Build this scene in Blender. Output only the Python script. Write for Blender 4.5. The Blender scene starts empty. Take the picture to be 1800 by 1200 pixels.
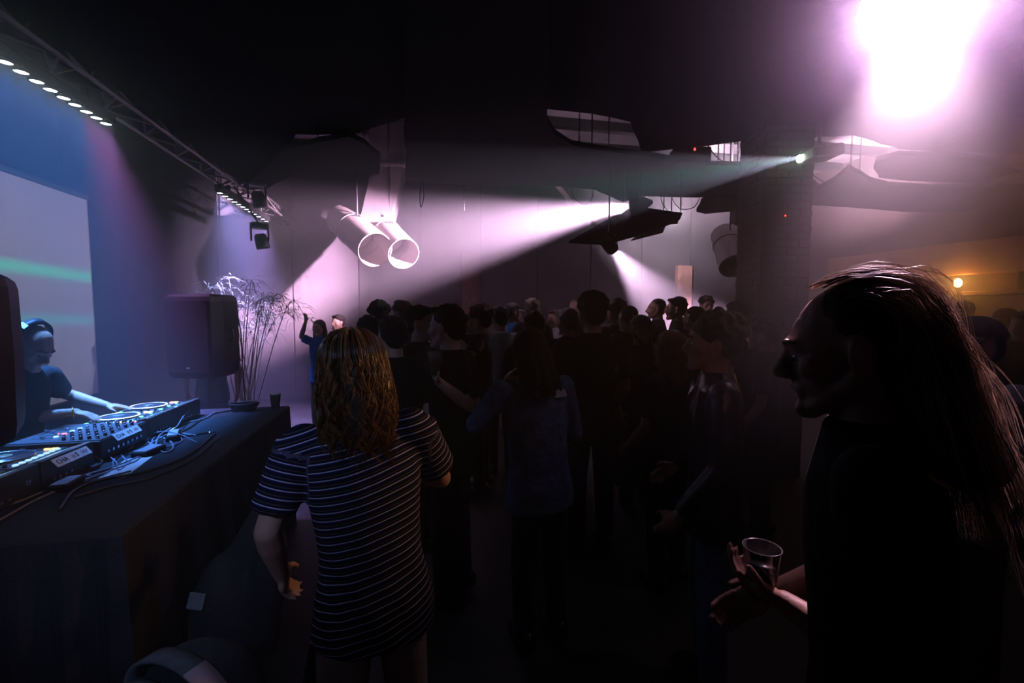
import bpy, math, random
import numpy as np
from mathutils import Vector, Matrix, Quaternion, noise

random.seed(7)
R = math.radians
SC = bpy.context.scene
COL = SC.collection

# ------------------------------------------------------------------ camera
YAW, PITCH, FPX, CAMZ = R(12.1), R(3.8), 800.0, 1.70
cam_data = bpy.data.cameras.new('camera')
cam_data.sensor_width = 36.0
cam_data.lens = 36.0 * FPX / 1800.0
cam_data.clip_start = 0.02
cam = bpy.data.objects.new('camera', cam_data)
cam.location = (0, 0, CAMZ)
cam.rotation_euler = (R(90) - PITCH, 0, -YAW)
COL.objects.link(cam)
SC.camera = cam

# ------------------------------------------------------------------ world and view
world = bpy.data.worlds.new('night')
SC.world = world
world.use_nodes = True
world.node_tree.nodes['Background'].inputs[0].default_value = (0, 0, 0, 1)
world.node_tree.nodes['Background'].inputs[1].default_value = 0.0
SC.view_settings.view_transform = 'Standard'
SC.view_settings.look = 'None'
SC.view_settings.gamma = 1.0
SC.view_settings.use_curve_mapping = False
SC.view_settings.exposure = 0.0
SC.cycles.use_denoising = True
SC.cycles.max_bounces = 2
SC.cycles.diffuse_bounces = 1
SC.cycles.glossy_bounces = 1
SC.cycles.transmission_bounces = 2
SC.cycles.use_adaptive_sampling = True
SC.cycles.adaptive_threshold = 0.07
SC.cycles.volume_bounces = 0

HAZE = ((0.075, 0.88), (0.026, 0.1))   # (density, anisotropy) of the two droplet sizes


def ray(px, py):
    """direction of the view ray of a photograph pixel, scaled to unit depth"""
    u, v = (px - 900) / FPX, (600 - py) / FPX
    dy = math.cos(PITCH) + v * math.sin(PITCH)
    dz = -math.sin(PITCH) + v * math.cos(PITCH)
    x, z = u / dy, dz / dy
    return Vector((x * math.cos(YAW) + math.sin(YAW), -x * math.sin(YAW) + math.cos(YAW), z))


def at(px, py, d):
    return Vector((0, 0, CAMZ)) + ray(px, py) * d


def atz(px, py, z):
    r = ray(px, py)
    return Vector((0, 0, CAMZ)) + r * ((z - CAMZ) / r.z)


def atx(px, py, X):
    r = ray(px, py)
    return Vector((0, 0, CAMZ)) + r * (X / r.x)


def aty(px, py, Y):
    r = ray(px, py)
    return Vector((0, 0, CAMZ)) + r * (Y / r.y)


def add_light(name, kind, loc, target, energy, color, size=0.03, angle=60, blend=0.5, parent=None):
    ld = bpy.data.lights.new(name, kind)
    ld.energy = energy
    ld.color = color
    if kind == 'SPOT':
        ld.spot_size = R(angle)
        ld.spot_blend = blend
        ld.shadow_soft_size = size
    elif kind == 'POINT':
        ld.shadow_soft_size = size
    o = bpy.data.objects.new(name, ld)
    o.location = loc
    if target is not None:
        dirv = Vector(target) - Vector(loc)
        o.rotation_euler = dirv.to_track_quat('-Z', 'Y').to_euler()
    COL.objects.link(o)
    if parent is not None:
        o.parent = parent
        o.matrix_parent_inverse = Matrix.Translation(-parent.location)
    return o


# ------------------------------------------------------------------ large lamps of the room, plus added spots
LAMP_POS = at(1592, 12, 2.3)                     # bright magenta wash lamp, upper right
BEAM1_POS = at(1106, 362, 5.4)                   # spot that rakes left across the room
BEAM2_POS = at(1076, 437, 5.3)                   # spot that points down towards the far wall
add_light('wash_light', 'SPOT', LAMP_POS + Vector((-0.03, -0.06, -0.03)), (1.3, -0.5, 2.35), 420, (1.0, 0.50, 0.98), 0.10, 94, 1.0)
add_light('wash_hot_centre', 'SPOT', LAMP_POS + Vector((-0.03, -0.06, -0.03)), at(1600, 560, 0.94), 1700, (1.0, 0.62, 0.85), 0.05, 19, 0.9)
add_light('raking_beam', 'SPOT', BEAM1_POS, at(672, 440, 7.0), 60000, (0.98, 0.60, 0.95), 0.05, 31, 1.0)
add_light('floor_beam', 'SPOT', BEAM2_POS, at(1180, 560, 8.0), 22000, (1.0, 0.64, 0.98), 0.04, 24, 0.7)
# added spots outside the frame: warm for the dancer's hair, blue for shirt and labels
add_light('warm_hair_spot', 'SPOT', (3.2, 1.2, 2.55), (-0.15, 1.45, 1.5), 160, (1.0, 0.46, 0.16), 0.08, 25, 1.0)
add_light('blue_fill_spot', 'SPOT', (-0.85, -1.2, 3.1), (-0.85, 2.0, 1.25), 130, (0.40, 0.52, 1.0), 0.2, 34, 0.9)


# ------------------------------------------------------------------ materials
MATS = {}


def mat(name, col, rough=0.6, metal=0.0, spec=0.5, var=0.15, scale=8.0, bump=0.0, bump_scale=40.0,
        emit=None, emit_strength=0.0, coords='Object'):
    if name in MATS:
        return MATS[name]
    m = bpy.data.materials.new(name)
    m.use_nodes = True
    nt = m.node_tree
    b = nt.nodes['Principled BSDF']
    tc = nt.nodes.new('ShaderNodeTexCoord')
    nz = nt.nodes.new('ShaderNodeTexNoise')
    nz.inputs['Scale'].default_value = scale
    nz.inputs['Detail'].default_value = 4
    nt.links.new(tc.outputs[coords], nz.inputs['Vector'])
    rp = nt.nodes.new('ShaderNodeValToRGB')
    lo = [max(0, c * (1 - var)) for c in col[:3]]
    hi = [min(1, c * (1 + var)) for c in col[:3]]
    rp.color_ramp.elements[0].color = (*lo, 1)
    rp.color_ramp.elements[0].position = 0.3
    rp.color_ramp.elements[1].color = (*hi, 1)
    rp.color_ramp.elements[1].position = 0.7
    nt.links.new(nz.outputs['Fac'], rp.inputs['Fac'])
    nt.links.new(rp.outputs['Color'], b.inputs['Base Color'])
    b.inputs['Roughness'].default_value = rough
    b.inputs['Metallic'].default_value = metal
    b.inputs['Specular IOR Level'].default_value = spec
    if bump > 0:
        n2 = nt.nodes.new('ShaderNodeTexNoise')
        n2.inputs['Scale'].default_value = bump_scale
        n2.inputs['Detail'].default_value = 5
        nt.links.new(tc.outputs[coords], n2.inputs['Vector'])
        bp = nt.nodes.new('ShaderNodeBump')
        bp.inputs['Strength'].default_value = bump
        bp.inputs['Distance'].default_value = 0.02
        nt.links.new(n2.outputs['Fac'], bp.inputs['Height'])
        nt.links.new(bp.outputs['Normal'], b.inputs['Normal'])
    if emit is not None:
        b.inputs['Emission Color'].default_value = (*emit, 1)
        b.inputs['Emission Strength'].default_value = emit_strength
    MATS[name] = m
    return m


M_BLACK = mat('black_painted', (0.012, 0.012, 0.013), 0.75, spec=0.2, bump=0.2)
M_CLOTH = mat('black_table_cloth', (0.030, 0.032, 0.038), 0.9, spec=0.15, bump=0.3, bump_scale=120)
M_FOAM = mat('black_ceiling_sheet', (0.010, 0.010, 0.011), 0.95, spec=0.05, bump=0.5, bump_scale=12)
M_WALLF = mat('hall_render', (0.17, 0.15, 0.165), 0.9, spec=0.1, var=0.25, scale=1.5, bump=0.3, bump_scale=9)
M_WALLL = mat('stage_wall_paint', (0.006, 0.007, 0.010), 0.9, spec=0.05, var=0.25, scale=1.5, bump=0.2)
M_WALLR = mat('bar_wall_paint', (0.09, 0.06, 0.06), 0.9, spec=0.1, var=0.3, scale=1.2, bump=0.2)
M_CEIL = mat('concrete_ceiling', (0.42, 0.38, 0.41), 0.9, spec=0.1, var=0.3, scale=2.0, bump=0.4, bump_scale=6)
M_FLOOR = mat('worn_floor', (0.03, 0.028, 0.028), 0.6, var=0.4, scale=3)
M_SCREEN = mat('projection_screen', (0.62, 0.61, 0.62), 0.9, spec=0.05, var=0.03, scale=2)
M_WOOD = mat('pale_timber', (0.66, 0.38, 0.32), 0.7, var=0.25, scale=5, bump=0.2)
M_BRICK = mat('dark_red_brick', (0.055, 0.020, 0.017), 0.85, var=0.35, scale=14, bump=0.4)
M_MORTAR = mat('mortar', (0.025, 0.019, 0.019), 0.95)
M_WHITE = mat('white_enamel', (0.26, 0.215, 0.205), 0.45, var=0.08, scale=4, bump=0.08)
M_DUCT = mat('painted_duct', (0.13, 0.11, 0.115), 0.6, var=0.12, scale=4, bump=0.1)
M_STEEL = mat('truss_aluminium', (0.16, 0.15, 0.15), 0.5, metal=0.6, var=0.1)
M_DARKST = mat('dark_steel', (0.05, 0.05, 0.055), 0.45, metal=0.6)
M_RUBBER = mat('black_rubber', (0.018, 0.018, 0.02), 0.5, spec=0.5)
M_PLASTIC = mat('black_plastic', (0.008, 0.008, 0.009), 0.5, spec=0.2, bump=0.05, bump_scale=200)
M_BULB = mat('silvered_bulb', (0.8, 0.75, 0.75), 0.12, metal=0.7)


# ------------------------------------------------------------------ mesh building
class MB:
    def __init__(self):
        self.v, self.f = [], []

    def add(self, vs, fs):
        o = len(self.v)
        self.v.extend([tuple(p) for p in vs])
        self.f.extend([tuple(i + o for i in f) for f in fs])
        return self

    def box(self, c, s, rot=None):
        c = Vector(c)
        h = Vector(s) * 0.5
        vs = []
        for z in (-1, 1):
            for y in (-1, 1):
                for x in (-1, 1):
                    p = Vector((x * h.x, y * h.y, z * h.z))
                    if rot is not None:
                        p = rot @ p
                    vs.append(c + p)
        fs = [(0, 2, 3, 1), (4, 5, 7, 6), (0, 1, 5, 4), (2, 6, 7, 3), (0, 4, 6, 2), (1, 3, 7, 5)]
        return self.add(vs, fs)

    def bbox(self, c, s, bev, rot=None):
        """box with all edges bevelled"""
        c = Vector(c)
        h = Vector(s) * 0.5
        vs, idx = [], {}
        for sx in (-1, 1):
            for sy in (-1, 1):
                for sz in (-1, 1):
                    for ax in range(3):
                        p = [sx * (h.x - bev), sy * (h.y - bev), sz * (h.z - bev)]
                        p[ax] += (sx, sy, sz)[ax] * bev
                        q = Vector(p)
                        if rot is not None:
                            q = rot @ q
                        idx[(sx, sy, sz, ax)] = len(vs)
                        vs.append(c + q)
        fs = []
        I = idx
        for s in (-1, 1):
            q = [I[(s, -1, -1, 0)], I[(s, 1, -1, 0)], I[(s, 1, 1, 0)], I[(s, -1, 1, 0)]]
            fs.append(q if s > 0 else q[::-1])
            q = [I[(-1, s, -1, 1)], I[(-1, s, 1, 1)], I[(1, s, 1, 1)], I[(1, s, -1, 1)]]
            fs.append(q if s > 0 else q[::-1])
            q = [I[(-1, -1, s, 2)], I[(1, -1, s, 2)], I[(1, 1, s, 2)], I[(-1, 1, s, 2)]]
            fs.append(q if s > 0 else q[::-1])
        for a, b in ((0, 1), (0, 2), (1, 2)):
            t = 3 - a - b
            for sa in (-1, 1):
                for sb in (-1, 1):
                    k0, k1 = [0, 0, 0], [0, 0, 0]
                    k0[a] = k1[a] = sa
                    k0[b] = k1[b] = sb
                    k0[t], k1[t] = -1, 1
                    fs.append([I[(*k0, a)], I[(*k1, a)], I[(*k1, b)], I[(*k0, b)]])
        for sx in (-1, 1):
            for sy in (-1, 1):
                for sz in (-1, 1):
                    fs.append([I[(sx, sy, sz, 0)], I[(sx, sy, sz, 1)], I[(sx, sy, sz, 2)]])
        return self.add(vs, fs)

    def cone(self, p0, p1, r0, r1, n=16, caps=True, ex=1.0, up=None):
        """tapered cylinder; ex stretches the section along the second axis"""
        p0, p1 = Vector(p0), Vector(p1)
        ax = (p1 - p0).normalized()
        t = Vector(up) if up is not None else (Vector((0, 0, 1)) if abs(ax.z) < 0.9 else Vector((1, 0, 0)))
        a = ax.cross(t).normalized()
        b = ax.cross(a)
        vs = []
        for p, r in ((p0, r0), (p1, r1)):
            for i in range(n):
                w = 2 * math.pi * i / n
                vs.append(p + a * (r * math.cos(w)) + b * (r * ex * math.sin(w)))
        fs = [(i, (i + 1) % n, n + (i + 1) % n, n + i) for i in range(n)]
        if caps:
            fs.append(tuple(range(n))[::-1])
            fs.append(tuple(range(n, 2 * n)))
        return self.add(vs, fs)

    def lathe(self, p0, axis, prof, n=20, cap0=False, cap1=False):
        """prof = [(distance along the axis, radius)]"""
        p0, ax = Vector(p0), Vector(axis).normalized()
        t = Vector((0, 0, 1)) if abs(ax.z) < 0.9 else Vector((1, 0, 0))
        a = ax.cross(t).normalized()
        b = ax.cross(a)
        vs, fs = [], []
        for z, r in prof:
            for i in range(n):
                w = 2 * math.pi * i / n
                vs.append(p0 + ax * z + a * (r * math.cos(w)) + b * (r * math.sin(w)))
        for k in range(len(prof) - 1):
            for i in range(n):
                j = (i + 1) % n
                fs.append((k * n + i, k * n + j, (k + 1) * n + j, (k + 1) * n + i))
        if cap0:
            fs.append(tuple(range(n))[::-1])
        if cap1:
            fs.append(tuple(range((len(prof) - 1) * n, len(prof) * n)))
        return self.add(vs, fs)

    def ell(self, c, r, rot=None, nu=16, nv=10):
        c = Vector(c)
        vs, fs = [], []
        for j in range(nv + 1):
            th = math.pi * j / nv
            for i in range(nu):
                ph = 2 * math.pi * i / nu
                p = Vector((r[0] * math.sin(th) * math.cos(ph), r[1] * math.sin(th) * math.sin(ph), r[2] * math.cos(th)))
                if rot is not None:
                    p = rot @ p
                vs.append(c + p)
        for j in range(nv):
            for i in range(nu):
                k = (i + 1) % nu
                fs.append((j * nu + i, (j + 1) * nu + i, (j + 1) * nu + k, j * nu + k))
        return self.add(vs, fs)

    def cap(self, p0, p1, r0, r1, n=12):
        """tapered capsule"""
        p0, p1 = Vector(p0), Vector(p1)
        self.cone(p0, p1, r0, r1, n)
        self.ell(p0, (r0, r0, r0), None, n, 8)
        self.ell(p1, (r1, r1, r1), None, n, 8)
        return self

    def tube(self, pts, rad, n=6, closed=False):
        pts = [Vector(p) for p in pts]
        m = len(pts)
        rads = rad if isinstance(rad, (list, tuple)) else [rad] * m
        vs, fs = [], []
        prev = None
        for k in range(m):
            t = (pts[min(k + 1, m - 1)] - pts[max(k - 1, 0)])
            t = t.normalized() if t.length > 1e-9 else Vector((0, 0, 1))
            if prev is None:
                a = t.cross(Vector((0.3, 0.5, 0.81))).normalized()
            else:
                a = (prev - t * prev.dot(t))
                a = a.normalized() if a.length > 1e-6 else t.cross(Vector((1, 0, 0))).normalized()
            prev = a
            b = t.cross(a)
            for i in range(n):
                w = 2 * math.pi * i / n
                vs.append(pts[k] + (a * math.cos(w) + b * math.sin(w)) * rads[k])
        for k in range(m - 1):
            for i in range(n):
                j = (i + 1) % n
                fs.append((k * n + i, k * n + j, (k + 1) * n + j, (k + 1) * n + i))
        fs.append(tuple(range(n))[::-1])
        fs.append(tuple(range((m - 1) * n, m * n)))
        return self.add(vs, fs)

    def prism(self, pts, off):
        """closed prism: polygon of 3D points swept by a vector"""
        pts = [Vector(p) for p in pts]
        off = Vector(off)
        n = len(pts)
        vs = pts + [p + off for p in pts]
        fs = [tuple(range(n))[::-1], tuple(range(n, 2 * n))]
        fs += [(i, (i + 1) % n, n + (i + 1) % n, n + i) for i in range(n)]
        return self.add(vs, fs)

    def mesh(self, name, smooth=False):
        me = bpy.data.meshes.new(name)
        me.from_pydata(self.v, [], self.f)
        me.update()
        if smooth:
            me.shade_smooth()
        return me

    def build(self, name, material, parent=None, smooth=False, loc=None, rot=None):
        o = bpy.data.objects.new(name, self.mesh(name, smooth))
        o.data.materials.append(material)
        COL.objects.link(o)
        if parent is not None:
            o.parent = parent
        if loc is not None:
            o.location = loc
        if rot is not None:
            o.rotation_euler = rot
        return o


def obj(name, me, parent=None, loc=None, rot=None):
    o = bpy.data.objects.new(name, me)
    COL.objects.link(o)
    if parent is not None:
        o.parent = parent
    if loc is not None:
        o.location = loc
    if rot is not None:
        o.rotation_euler = rot
    return o


def tag(o, label, cat, group=None):
    o['label'] = label
    o['category'] = cat
    if group:
        o['group'] = group
    return o


def thing(name, label, cat, loc=(0, 0, 0), rotz=0.0, group=None):
    o = bpy.data.objects.new(name, None)
    o.empty_display_size = 0.1
    o.location = loc
    o.rotation_euler = (0, 0, rotz)
    COL.objects.link(o)
    return tag(o, label, cat, group)


def struct(o, label=None):
    o['kind'] = 'structure'
    if label:
        o['label'] = label
    return o


def copy_part(o, parent, loc=None, rot=None):
    c = o.copy()
    COL.objects.link(c)
    c.parent = parent
    if loc is not None:
        c.location = loc
    if rot is not None:
        c.rotation_euler = rot
    return c


PENDING = []


def sculpt(name, mb, material, parent, voxel, smooth_it=3, smooth_f=0.5, disp=None):
    """mesh whose overlapping pieces are fused into one continuous skin"""
    o = mb.build(name, material, parent)
    rm = o.modifiers.new('fuse', 'REMESH')
    rm.mode = 'VOXEL'
    rm.voxel_size = voxel
    rm.use_smooth_shade = True
    if smooth_it:
        s = o.modifiers.new('soft', 'SMOOTH')
        s.iterations = smooth_it
        s.factor = smooth_f
    PENDING.append((o, disp))
    return o


def bake_pending():
    dg = bpy.context.evaluated_depsgraph_get()
    for o, disp in PENDING:
        me = bpy.data.meshes.new_from_object(o.evaluated_get(dg))
        m0 = o.data.materials[0]
        old = o.data
        o.modifiers.clear()
        o.data = me
        me.materials.clear()
        me.materials.append(m0)
        bpy.data.meshes.remove(old)
        if disp is not None:
            disp(o)
        me.shade_smooth()
    PENDING.clear()


def spline(ctrl, n=8):
    """Catmull-Rom through control points"""
    P = [Vector(p) for p in ctrl]
    P = [P[0] * 2 - P[1]] + P + [P[-1] * 2 - P[-2]]
    out = []
    for i in range(1, len(P) - 2):
        for k in range(n):
            t = k / n
            a, b, c, d = P[i - 1], P[i], P[i + 1], P[i + 2]
            out.append(0.5 * ((2 * b) + (c - a) * t + (2 * a - 5 * b + 4 * c - d) * t * t + (3 * b - a - 3 * c + d) * t ** 3))
    out.append(P[-2].copy())
    return out


def text_mesh(body, size, extrude=0.0006, shear=0.0, align='CENTER'):
    cu = bpy.data.curves.new('letters', 'FONT')
    cu.body = body
    cu.size = size
    cu.extrude = extrude
    cu.align_x = align
    cu.align_y = 'CENTER'
    cu.shear = shear
    cu.resolution_u = 3
    o = bpy.data.objects.new('letters', cu)
    COL.objects.link(o)
    dg = bpy.context.evaluated_depsgraph_get()
    me = bpy.data.meshes.new_from_object(o.evaluated_get(dg))
    bpy.data.objects.remove(o)
    bpy.data.curves.remove(cu)
    return me


# ================================================================== the room
XL, XR, YF, YB, ZC = -3.5, 8.6, 9.4, -3.2, 4.7
T = 0.15
struct(MB().box(((XL + XR) / 2, (YF + YB) / 2, -T / 2), (XR - XL + 2 * T, YF - YB + 2 * T, T)).build('floor', M_FLOOR))
struct(MB().box(((XL + XR) / 2, (YF + YB) / 2, ZC + T / 2), (XR - XL + 2 * T, YF - YB + 2 * T, T)).build('ceiling', M_CEIL))
struct(MB().box((XL - T / 2, (YF + YB) / 2, ZC / 2), (T, YF - YB, ZC)).build('wall_left', M_WALLL))
struct(MB().box((XR + T / 2, (YF + YB) / 2, ZC / 2), (T, YF - YB, ZC)).build('wall_right', M_WALLR))
wf = struct(MB().box(((XL + XR) / 2, YF + T / 2, ZC / 2), (XR - XL + 2 * T, T, ZC)).build('wall_far', M_WALLF))
struct(MB().box(((XL + XR) / 2, YB - T / 2, ZC / 2), (XR - XL + 2 * T, T, ZC)).build('wall_back', M_BLACK))

# tall rendered panels on the far wall, with open joints
px0 = XL + 0.05
panel_mesh = MB().bbox((0, 0, 0), (1.18, 0.03, 4.55), 0.006).mesh('wall_panel')
panel_mesh.materials.append(M_WALLF)
k = 0
while px0 + 1.2 < XR:
    obj('wall_panel', panel_mesh, wf, (px0 + 0.6, YF - 0.016, 2.31))
    px0 += 1.2

# joists under the concrete ceiling
jm = MB().box((0, 0, 0), (XR - XL - 0.1, 0.12, 0.14)).mesh('joist')
jm.materials.append(M_DARKST)
for i in range(7):
    o = obj('trim_%d' % (i + 1), jm, None, ((XL + XR) / 2, 3.4 + i * 0.9, ZC - 0.07))
    struct(o)

# pale timber pilasters on the far wall
p1 = aty(1202, 460, YF - 0.1)
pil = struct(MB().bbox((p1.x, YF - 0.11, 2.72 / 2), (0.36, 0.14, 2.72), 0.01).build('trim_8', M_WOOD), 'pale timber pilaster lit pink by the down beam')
p2 = aty(826, 460, YF - 0.1)
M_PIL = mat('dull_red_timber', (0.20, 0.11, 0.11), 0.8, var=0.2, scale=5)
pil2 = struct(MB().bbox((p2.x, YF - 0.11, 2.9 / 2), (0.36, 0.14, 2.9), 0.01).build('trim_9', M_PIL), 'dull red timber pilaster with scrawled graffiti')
# chalked scrawl on the pilaster
gy = YF - 0.185
M_CHALK = mat('chalk_scrawl', (0.75, 0.62, 0.66), 0.9)
g = MB()
gz0 = aty(826, 528, gy).z


def gp(x, z):
    return (p2.x + x, gy, gz0 + z)


g.tube(spline([gp(-.15, .16), gp(-.13, -.02), gp(-.15, -.12), gp(-.05, -.1), gp(-.06, 0), gp(-.14, .01), gp(-.05, .06), gp(-.15, .1)], 5), 0.008, 5)
g.tube(spline([gp(.0, .06), gp(-.03, 0), gp(.0, -.06), gp(.04, 0), gp(.0, .06)], 5), 0.008, 5)
g.tube(spline([gp(.07, .13), gp(.07, -.05), gp(.08, .04), gp(.12, .05), gp(.13, -.07)], 5), 0.008, 5)
g.tube(spline([gp(-.1, -.14), gp(.0, -.2), gp(.1, -.12)], 5), 0.007, 5)
g.build('graffiti', M_CHALK, pil2)

# ------------------------------------------------------------------ brick column
cl, cr = at(1312, 420, 4.8), at(1402, 420, 4.8)
cw = 0.50
cc = (cl + cr) / 2
ctop = 3.6
colr = thing('brick_column', 'dark red brick column between the crowd and the bar', 'column', (cc.x, cc.y, 0), -YAW)
MB().box((0, 0, ctop / 2), (cw - 0.02, cw - 0.02, ctop)).build('core', M_MORTAR, colr)
bm_long = MB().bbox((0, 0, 0), (0.238, 0.11, 0.065), 0.005).mesh('brick')
bm_long.materials.append(M_BRICK)
nrow = int(ctop / 0.075)
for r in range(12, nrow):
    z = r * 0.075 + 0.0375
    for s in range(2):
        if r % 2 == 0:
            cols = [-0.125, 0.125]
        else:
            cols = [0.0]
        for cx in cols:
            obj('brick', bm_long, colr, (cx, -cw / 2 + 0.055 if s == 0 else cw / 2 - 0.055, z))
    for sx in (-1, 1):
        obj('brick', bm_long, colr, (sx * (cw / 2 - 0.055), 0.0 if r % 2 == 0 else -0.06, z), (0, 0, R(90)))
hm = MB().bbox((0, 0, 0), (0.118, 0.11, 0.065), 0.005).mesh('brick')
hm.materials.append(M_BRICK)
for r in range(13, nrow, 2):
    for sx in (-1, 1):
        obj('brick', hm, colr, (sx * (cw / 2 - 0.06), -cw / 2 + 0.055, r * 0.075 + 0.0375))
M_RED = mat('red_indicator', (0.3, 0.02, 0.02), 0.4, emit=(1.0, 0.05, 0.03), emit_strength=6)

# ------------------------------------------------------------------ projection screen on the stage wall
sw = thing('projection_screen', 'large pale projection screen hanging behind the booth', 'screen', (0, 0, 0))
XS = XL + 0.12
s_tr, s_br = atx(148, 350, XS), atx(173, 690, XS)
yr = (s_tr.y + s_br.y) / 2
zt, zb = s_tr.z, s_br.z
yl = yr - 3.4
MB().bbox((XS, (yr + yl) / 2, (zt + zb) / 2), (0.012, yr - yl, zt - zb), 0.003).build('fabric', M_SCREEN, sw)
MB().cone((XS, yl, zt + 0.03), (XS, yr, zt + 0.03), 0.035, 0.035, 12).build('roller', M_DARKST, sw)
MB().bbox((XS, (yr + yl) / 2, zb - 0.012), (0.02, yr - yl, 0.026), 0.004).build('bottom_bar', M_DARKST, sw)
MB().bbox((XS, yr + 0.008, (zt + zb) / 2), (0.014, 0.018, zt - zb), 0.003).build('edge_binding', mat('tan_binding', (0.55, 0.36, 0.26), 0.8), sw)
for yy in (yl + 0.3, yr - 0.3):
    MB().cone((XS, yy, zt + 0.05), (XS, yy, ZC), 0.004, 0.004, 6).build('cable', M_DARKST, sw)

# ------------------------------------------------------------------ hanging black ceiling sheets
SHEET_N = [0]


def sheet(label, outline, z, thick=0.05, jag=0.012, hangers=(), tilt=0.0):
    """an irregular black sheet hung on chains under the ceiling; outline gives its corners on the plane"""
    pts = [atz(x, y, z) for x, y in outline]
    c = sum(pts, Vector()) / len(pts)
    dense = []
    rnd = random.Random(len(outline) * 13 + int(z * 100))
    for i, p in enumerate(pts):
        q = pts[(i + 1) % len(pts)]
        m = max(1, int((q - p).length / 0.16))
        for k in range(m):
            w = p.lerp(q, k / m)
            if k:
                w = w + Vector((rnd.uniform(-jag, jag), rnd.uniform(-jag, jag), 0))
            dense.append(w)
    t = thing('ceiling_sheet', label, 'ceiling sheet', (c.x, c.y, z))
    mb = MB()
    loc = [p - c for p in dense]
    for p in loc:
        p.z = 0
    mb.prism(loc, (0, 0, thick))
    o = mb.build('sheet', M_FOAM, t)
    # triangulate the concave outline properly
    import bmesh
    b = bmesh.new()
    b.from_mesh(o.data)
    bmesh.ops.triangulate(b, faces=[f for f in b.faces if len(f.verts) > 4])
    b.to_mesh(o.data)
    b.free()
    for hx, hy in hangers:
        h = atz(hx, hy, z) - c
        h.z = thick
        if hx < 0:
            continue
        chain(t, h, ZC - z)
    return t


link_mesh = None


def chain(parent, p, ztop):
    """short-link chain from p up to the ceiling"""
    global link_mesh
    if link_mesh is None:
        b = MB()
        pts = [(0.008 * math.cos(w), 0, 0.02 * math.sin(w)) for w in [2 * math.pi * i / 10 for i in range(11)]]
        b.tube(pts, 0.0035, 5)
        link_mesh = b
    mb = MB()
    n = int((ztop - p.z) / 0.032)
    for i in range(n):
        rot = Matrix.Rotation(R(90) * (i % 2), 3, 'Z')
        mb.add([rot @ Vector(v) + Vector((p.x, p.y, p.z + 0.018 + i * 0.032)) for v in link_mesh.v], link_mesh.f)
    return mb.build('chain', M_DARKST, parent)


sheet('broad black ceiling sheet above the striped shirt, nearest the booth',
      [(-900, -700), (0, 60), (150, 130), (430, 326), (468, 322), (520, 236), (620, 236), (716, 205), (720, -40), (760, -900)], 3.42, hangers=((560, 200), (300, 120)))
sheet('ragged black ceiling sheet left of the pale hanging duct',
      [(425, 335), (470, 331), (520, 303), (566, 290), (620, 299), (666, 306), (669, 276), (640, 252), (612, 240), (500, 262)], 3.34, hangers=((560, 280), (640, 270)))
sheet('long torn black ceiling sheet in the middle of the hall',
      [(713, 318), (760, 322), (830, 325), (898, 330), (903, 324), (985, 328), (1045, 333), (1096, 355), (1128, 345), (1200, 347), (1312, 346),
       (1312, 292), (1240, 290), (1125, 273), (1060, 264), (1002, 254), (975, 236), (962, 214), (966, 160), (968, -300), (708, -300)], 3.36,
      hangers=((1018, 262), (1070, 268), (1262, 293), (1296, 294), (1210, 289)))
sheet('wide black ceiling sheet overhead in front of the brick column',
      [(935, 190), (1040, 200), (1108, 214), (1128, 268), (1182, 262), (1240, 257), (1320, 246), (1322, 262), (1404, 262), (1436, 240), (1500, 238), (1580, 262), (1660, 268), (2100, 270), (2600, -500), (1000, -700), (690, -300), (930, 20)], 3.50,
      hangers=((1220, 230), (1480, 220)))
sheet('black ceiling sheet with a bitten edge above the bar',
      [(1404, 359), (1500, 365), (1590, 372), (1700, 374), (2100, 372), (2100, 326), (1640, 331), (1560, 326), (1530, 318), (1492, 296), (1478, 308), (1462, 320), (1440, 331), (1425, 318), (1406, 324)], 3.28,
      hangers=((1495, 300), (1600, 345)))
sheet('small black ceiling sheet beside the brick column above the nozzle',
      [(1224, 372), (1240, 376), (1306, 369), (1312, 350), (1250, 348), (1232, 356)], 3.14, hangers=((1270, 360),))
sheet('tattered black ceiling scrap hanging above the bar opening',
      [(1540, 283), (1535, 296), (1545, 312), (1600, 318), (1720, 322), (1800, 300), (1700, 276), (1580, 272)], 3.55, hangers=((1600, 300),))


def tilted(name, label, corners, d0, thick=0.03):
    """a sheet hanging at a slant: corners are (pixel x, pixel y, depth)"""
    pts = [at(*c) for c in corners]
    c = sum(pts, Vector()) / len(pts)
    n = (pts[1] - pts[0]).cross(pts[-1] - pts[0]).normalized()
    t = thing(name, label, 'ceiling sheet', c)
    MB().prism([p - c for p in pts], n * thick).build('sheet', M_FOAM, t)
    for p in (pts[0], pts[len(pts) // 2]):
        chain(t, p - c + Vector((0, 0, 0.01)), 3.355 - c.z)
    return t


tilted('slanting_sheet', 'slanting black board under the beams, tipped down at its left end',
       [(1098, 368, 5.5), (1130, 364, 5.55), (1200, 374, 5.6), (1196, 384, 5.4), (1150, 405, 5.2), (1064, 428, 5.1), (1000, 424, 5.2)], 5.4)
tilted('slanting_sheet', 'small black flap below the slanting board',
       [(1130, 404, 5.5), (1170, 397, 5.6), (1166, 407, 5.45), (1110, 421, 5.4)], 5.4)

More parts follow.
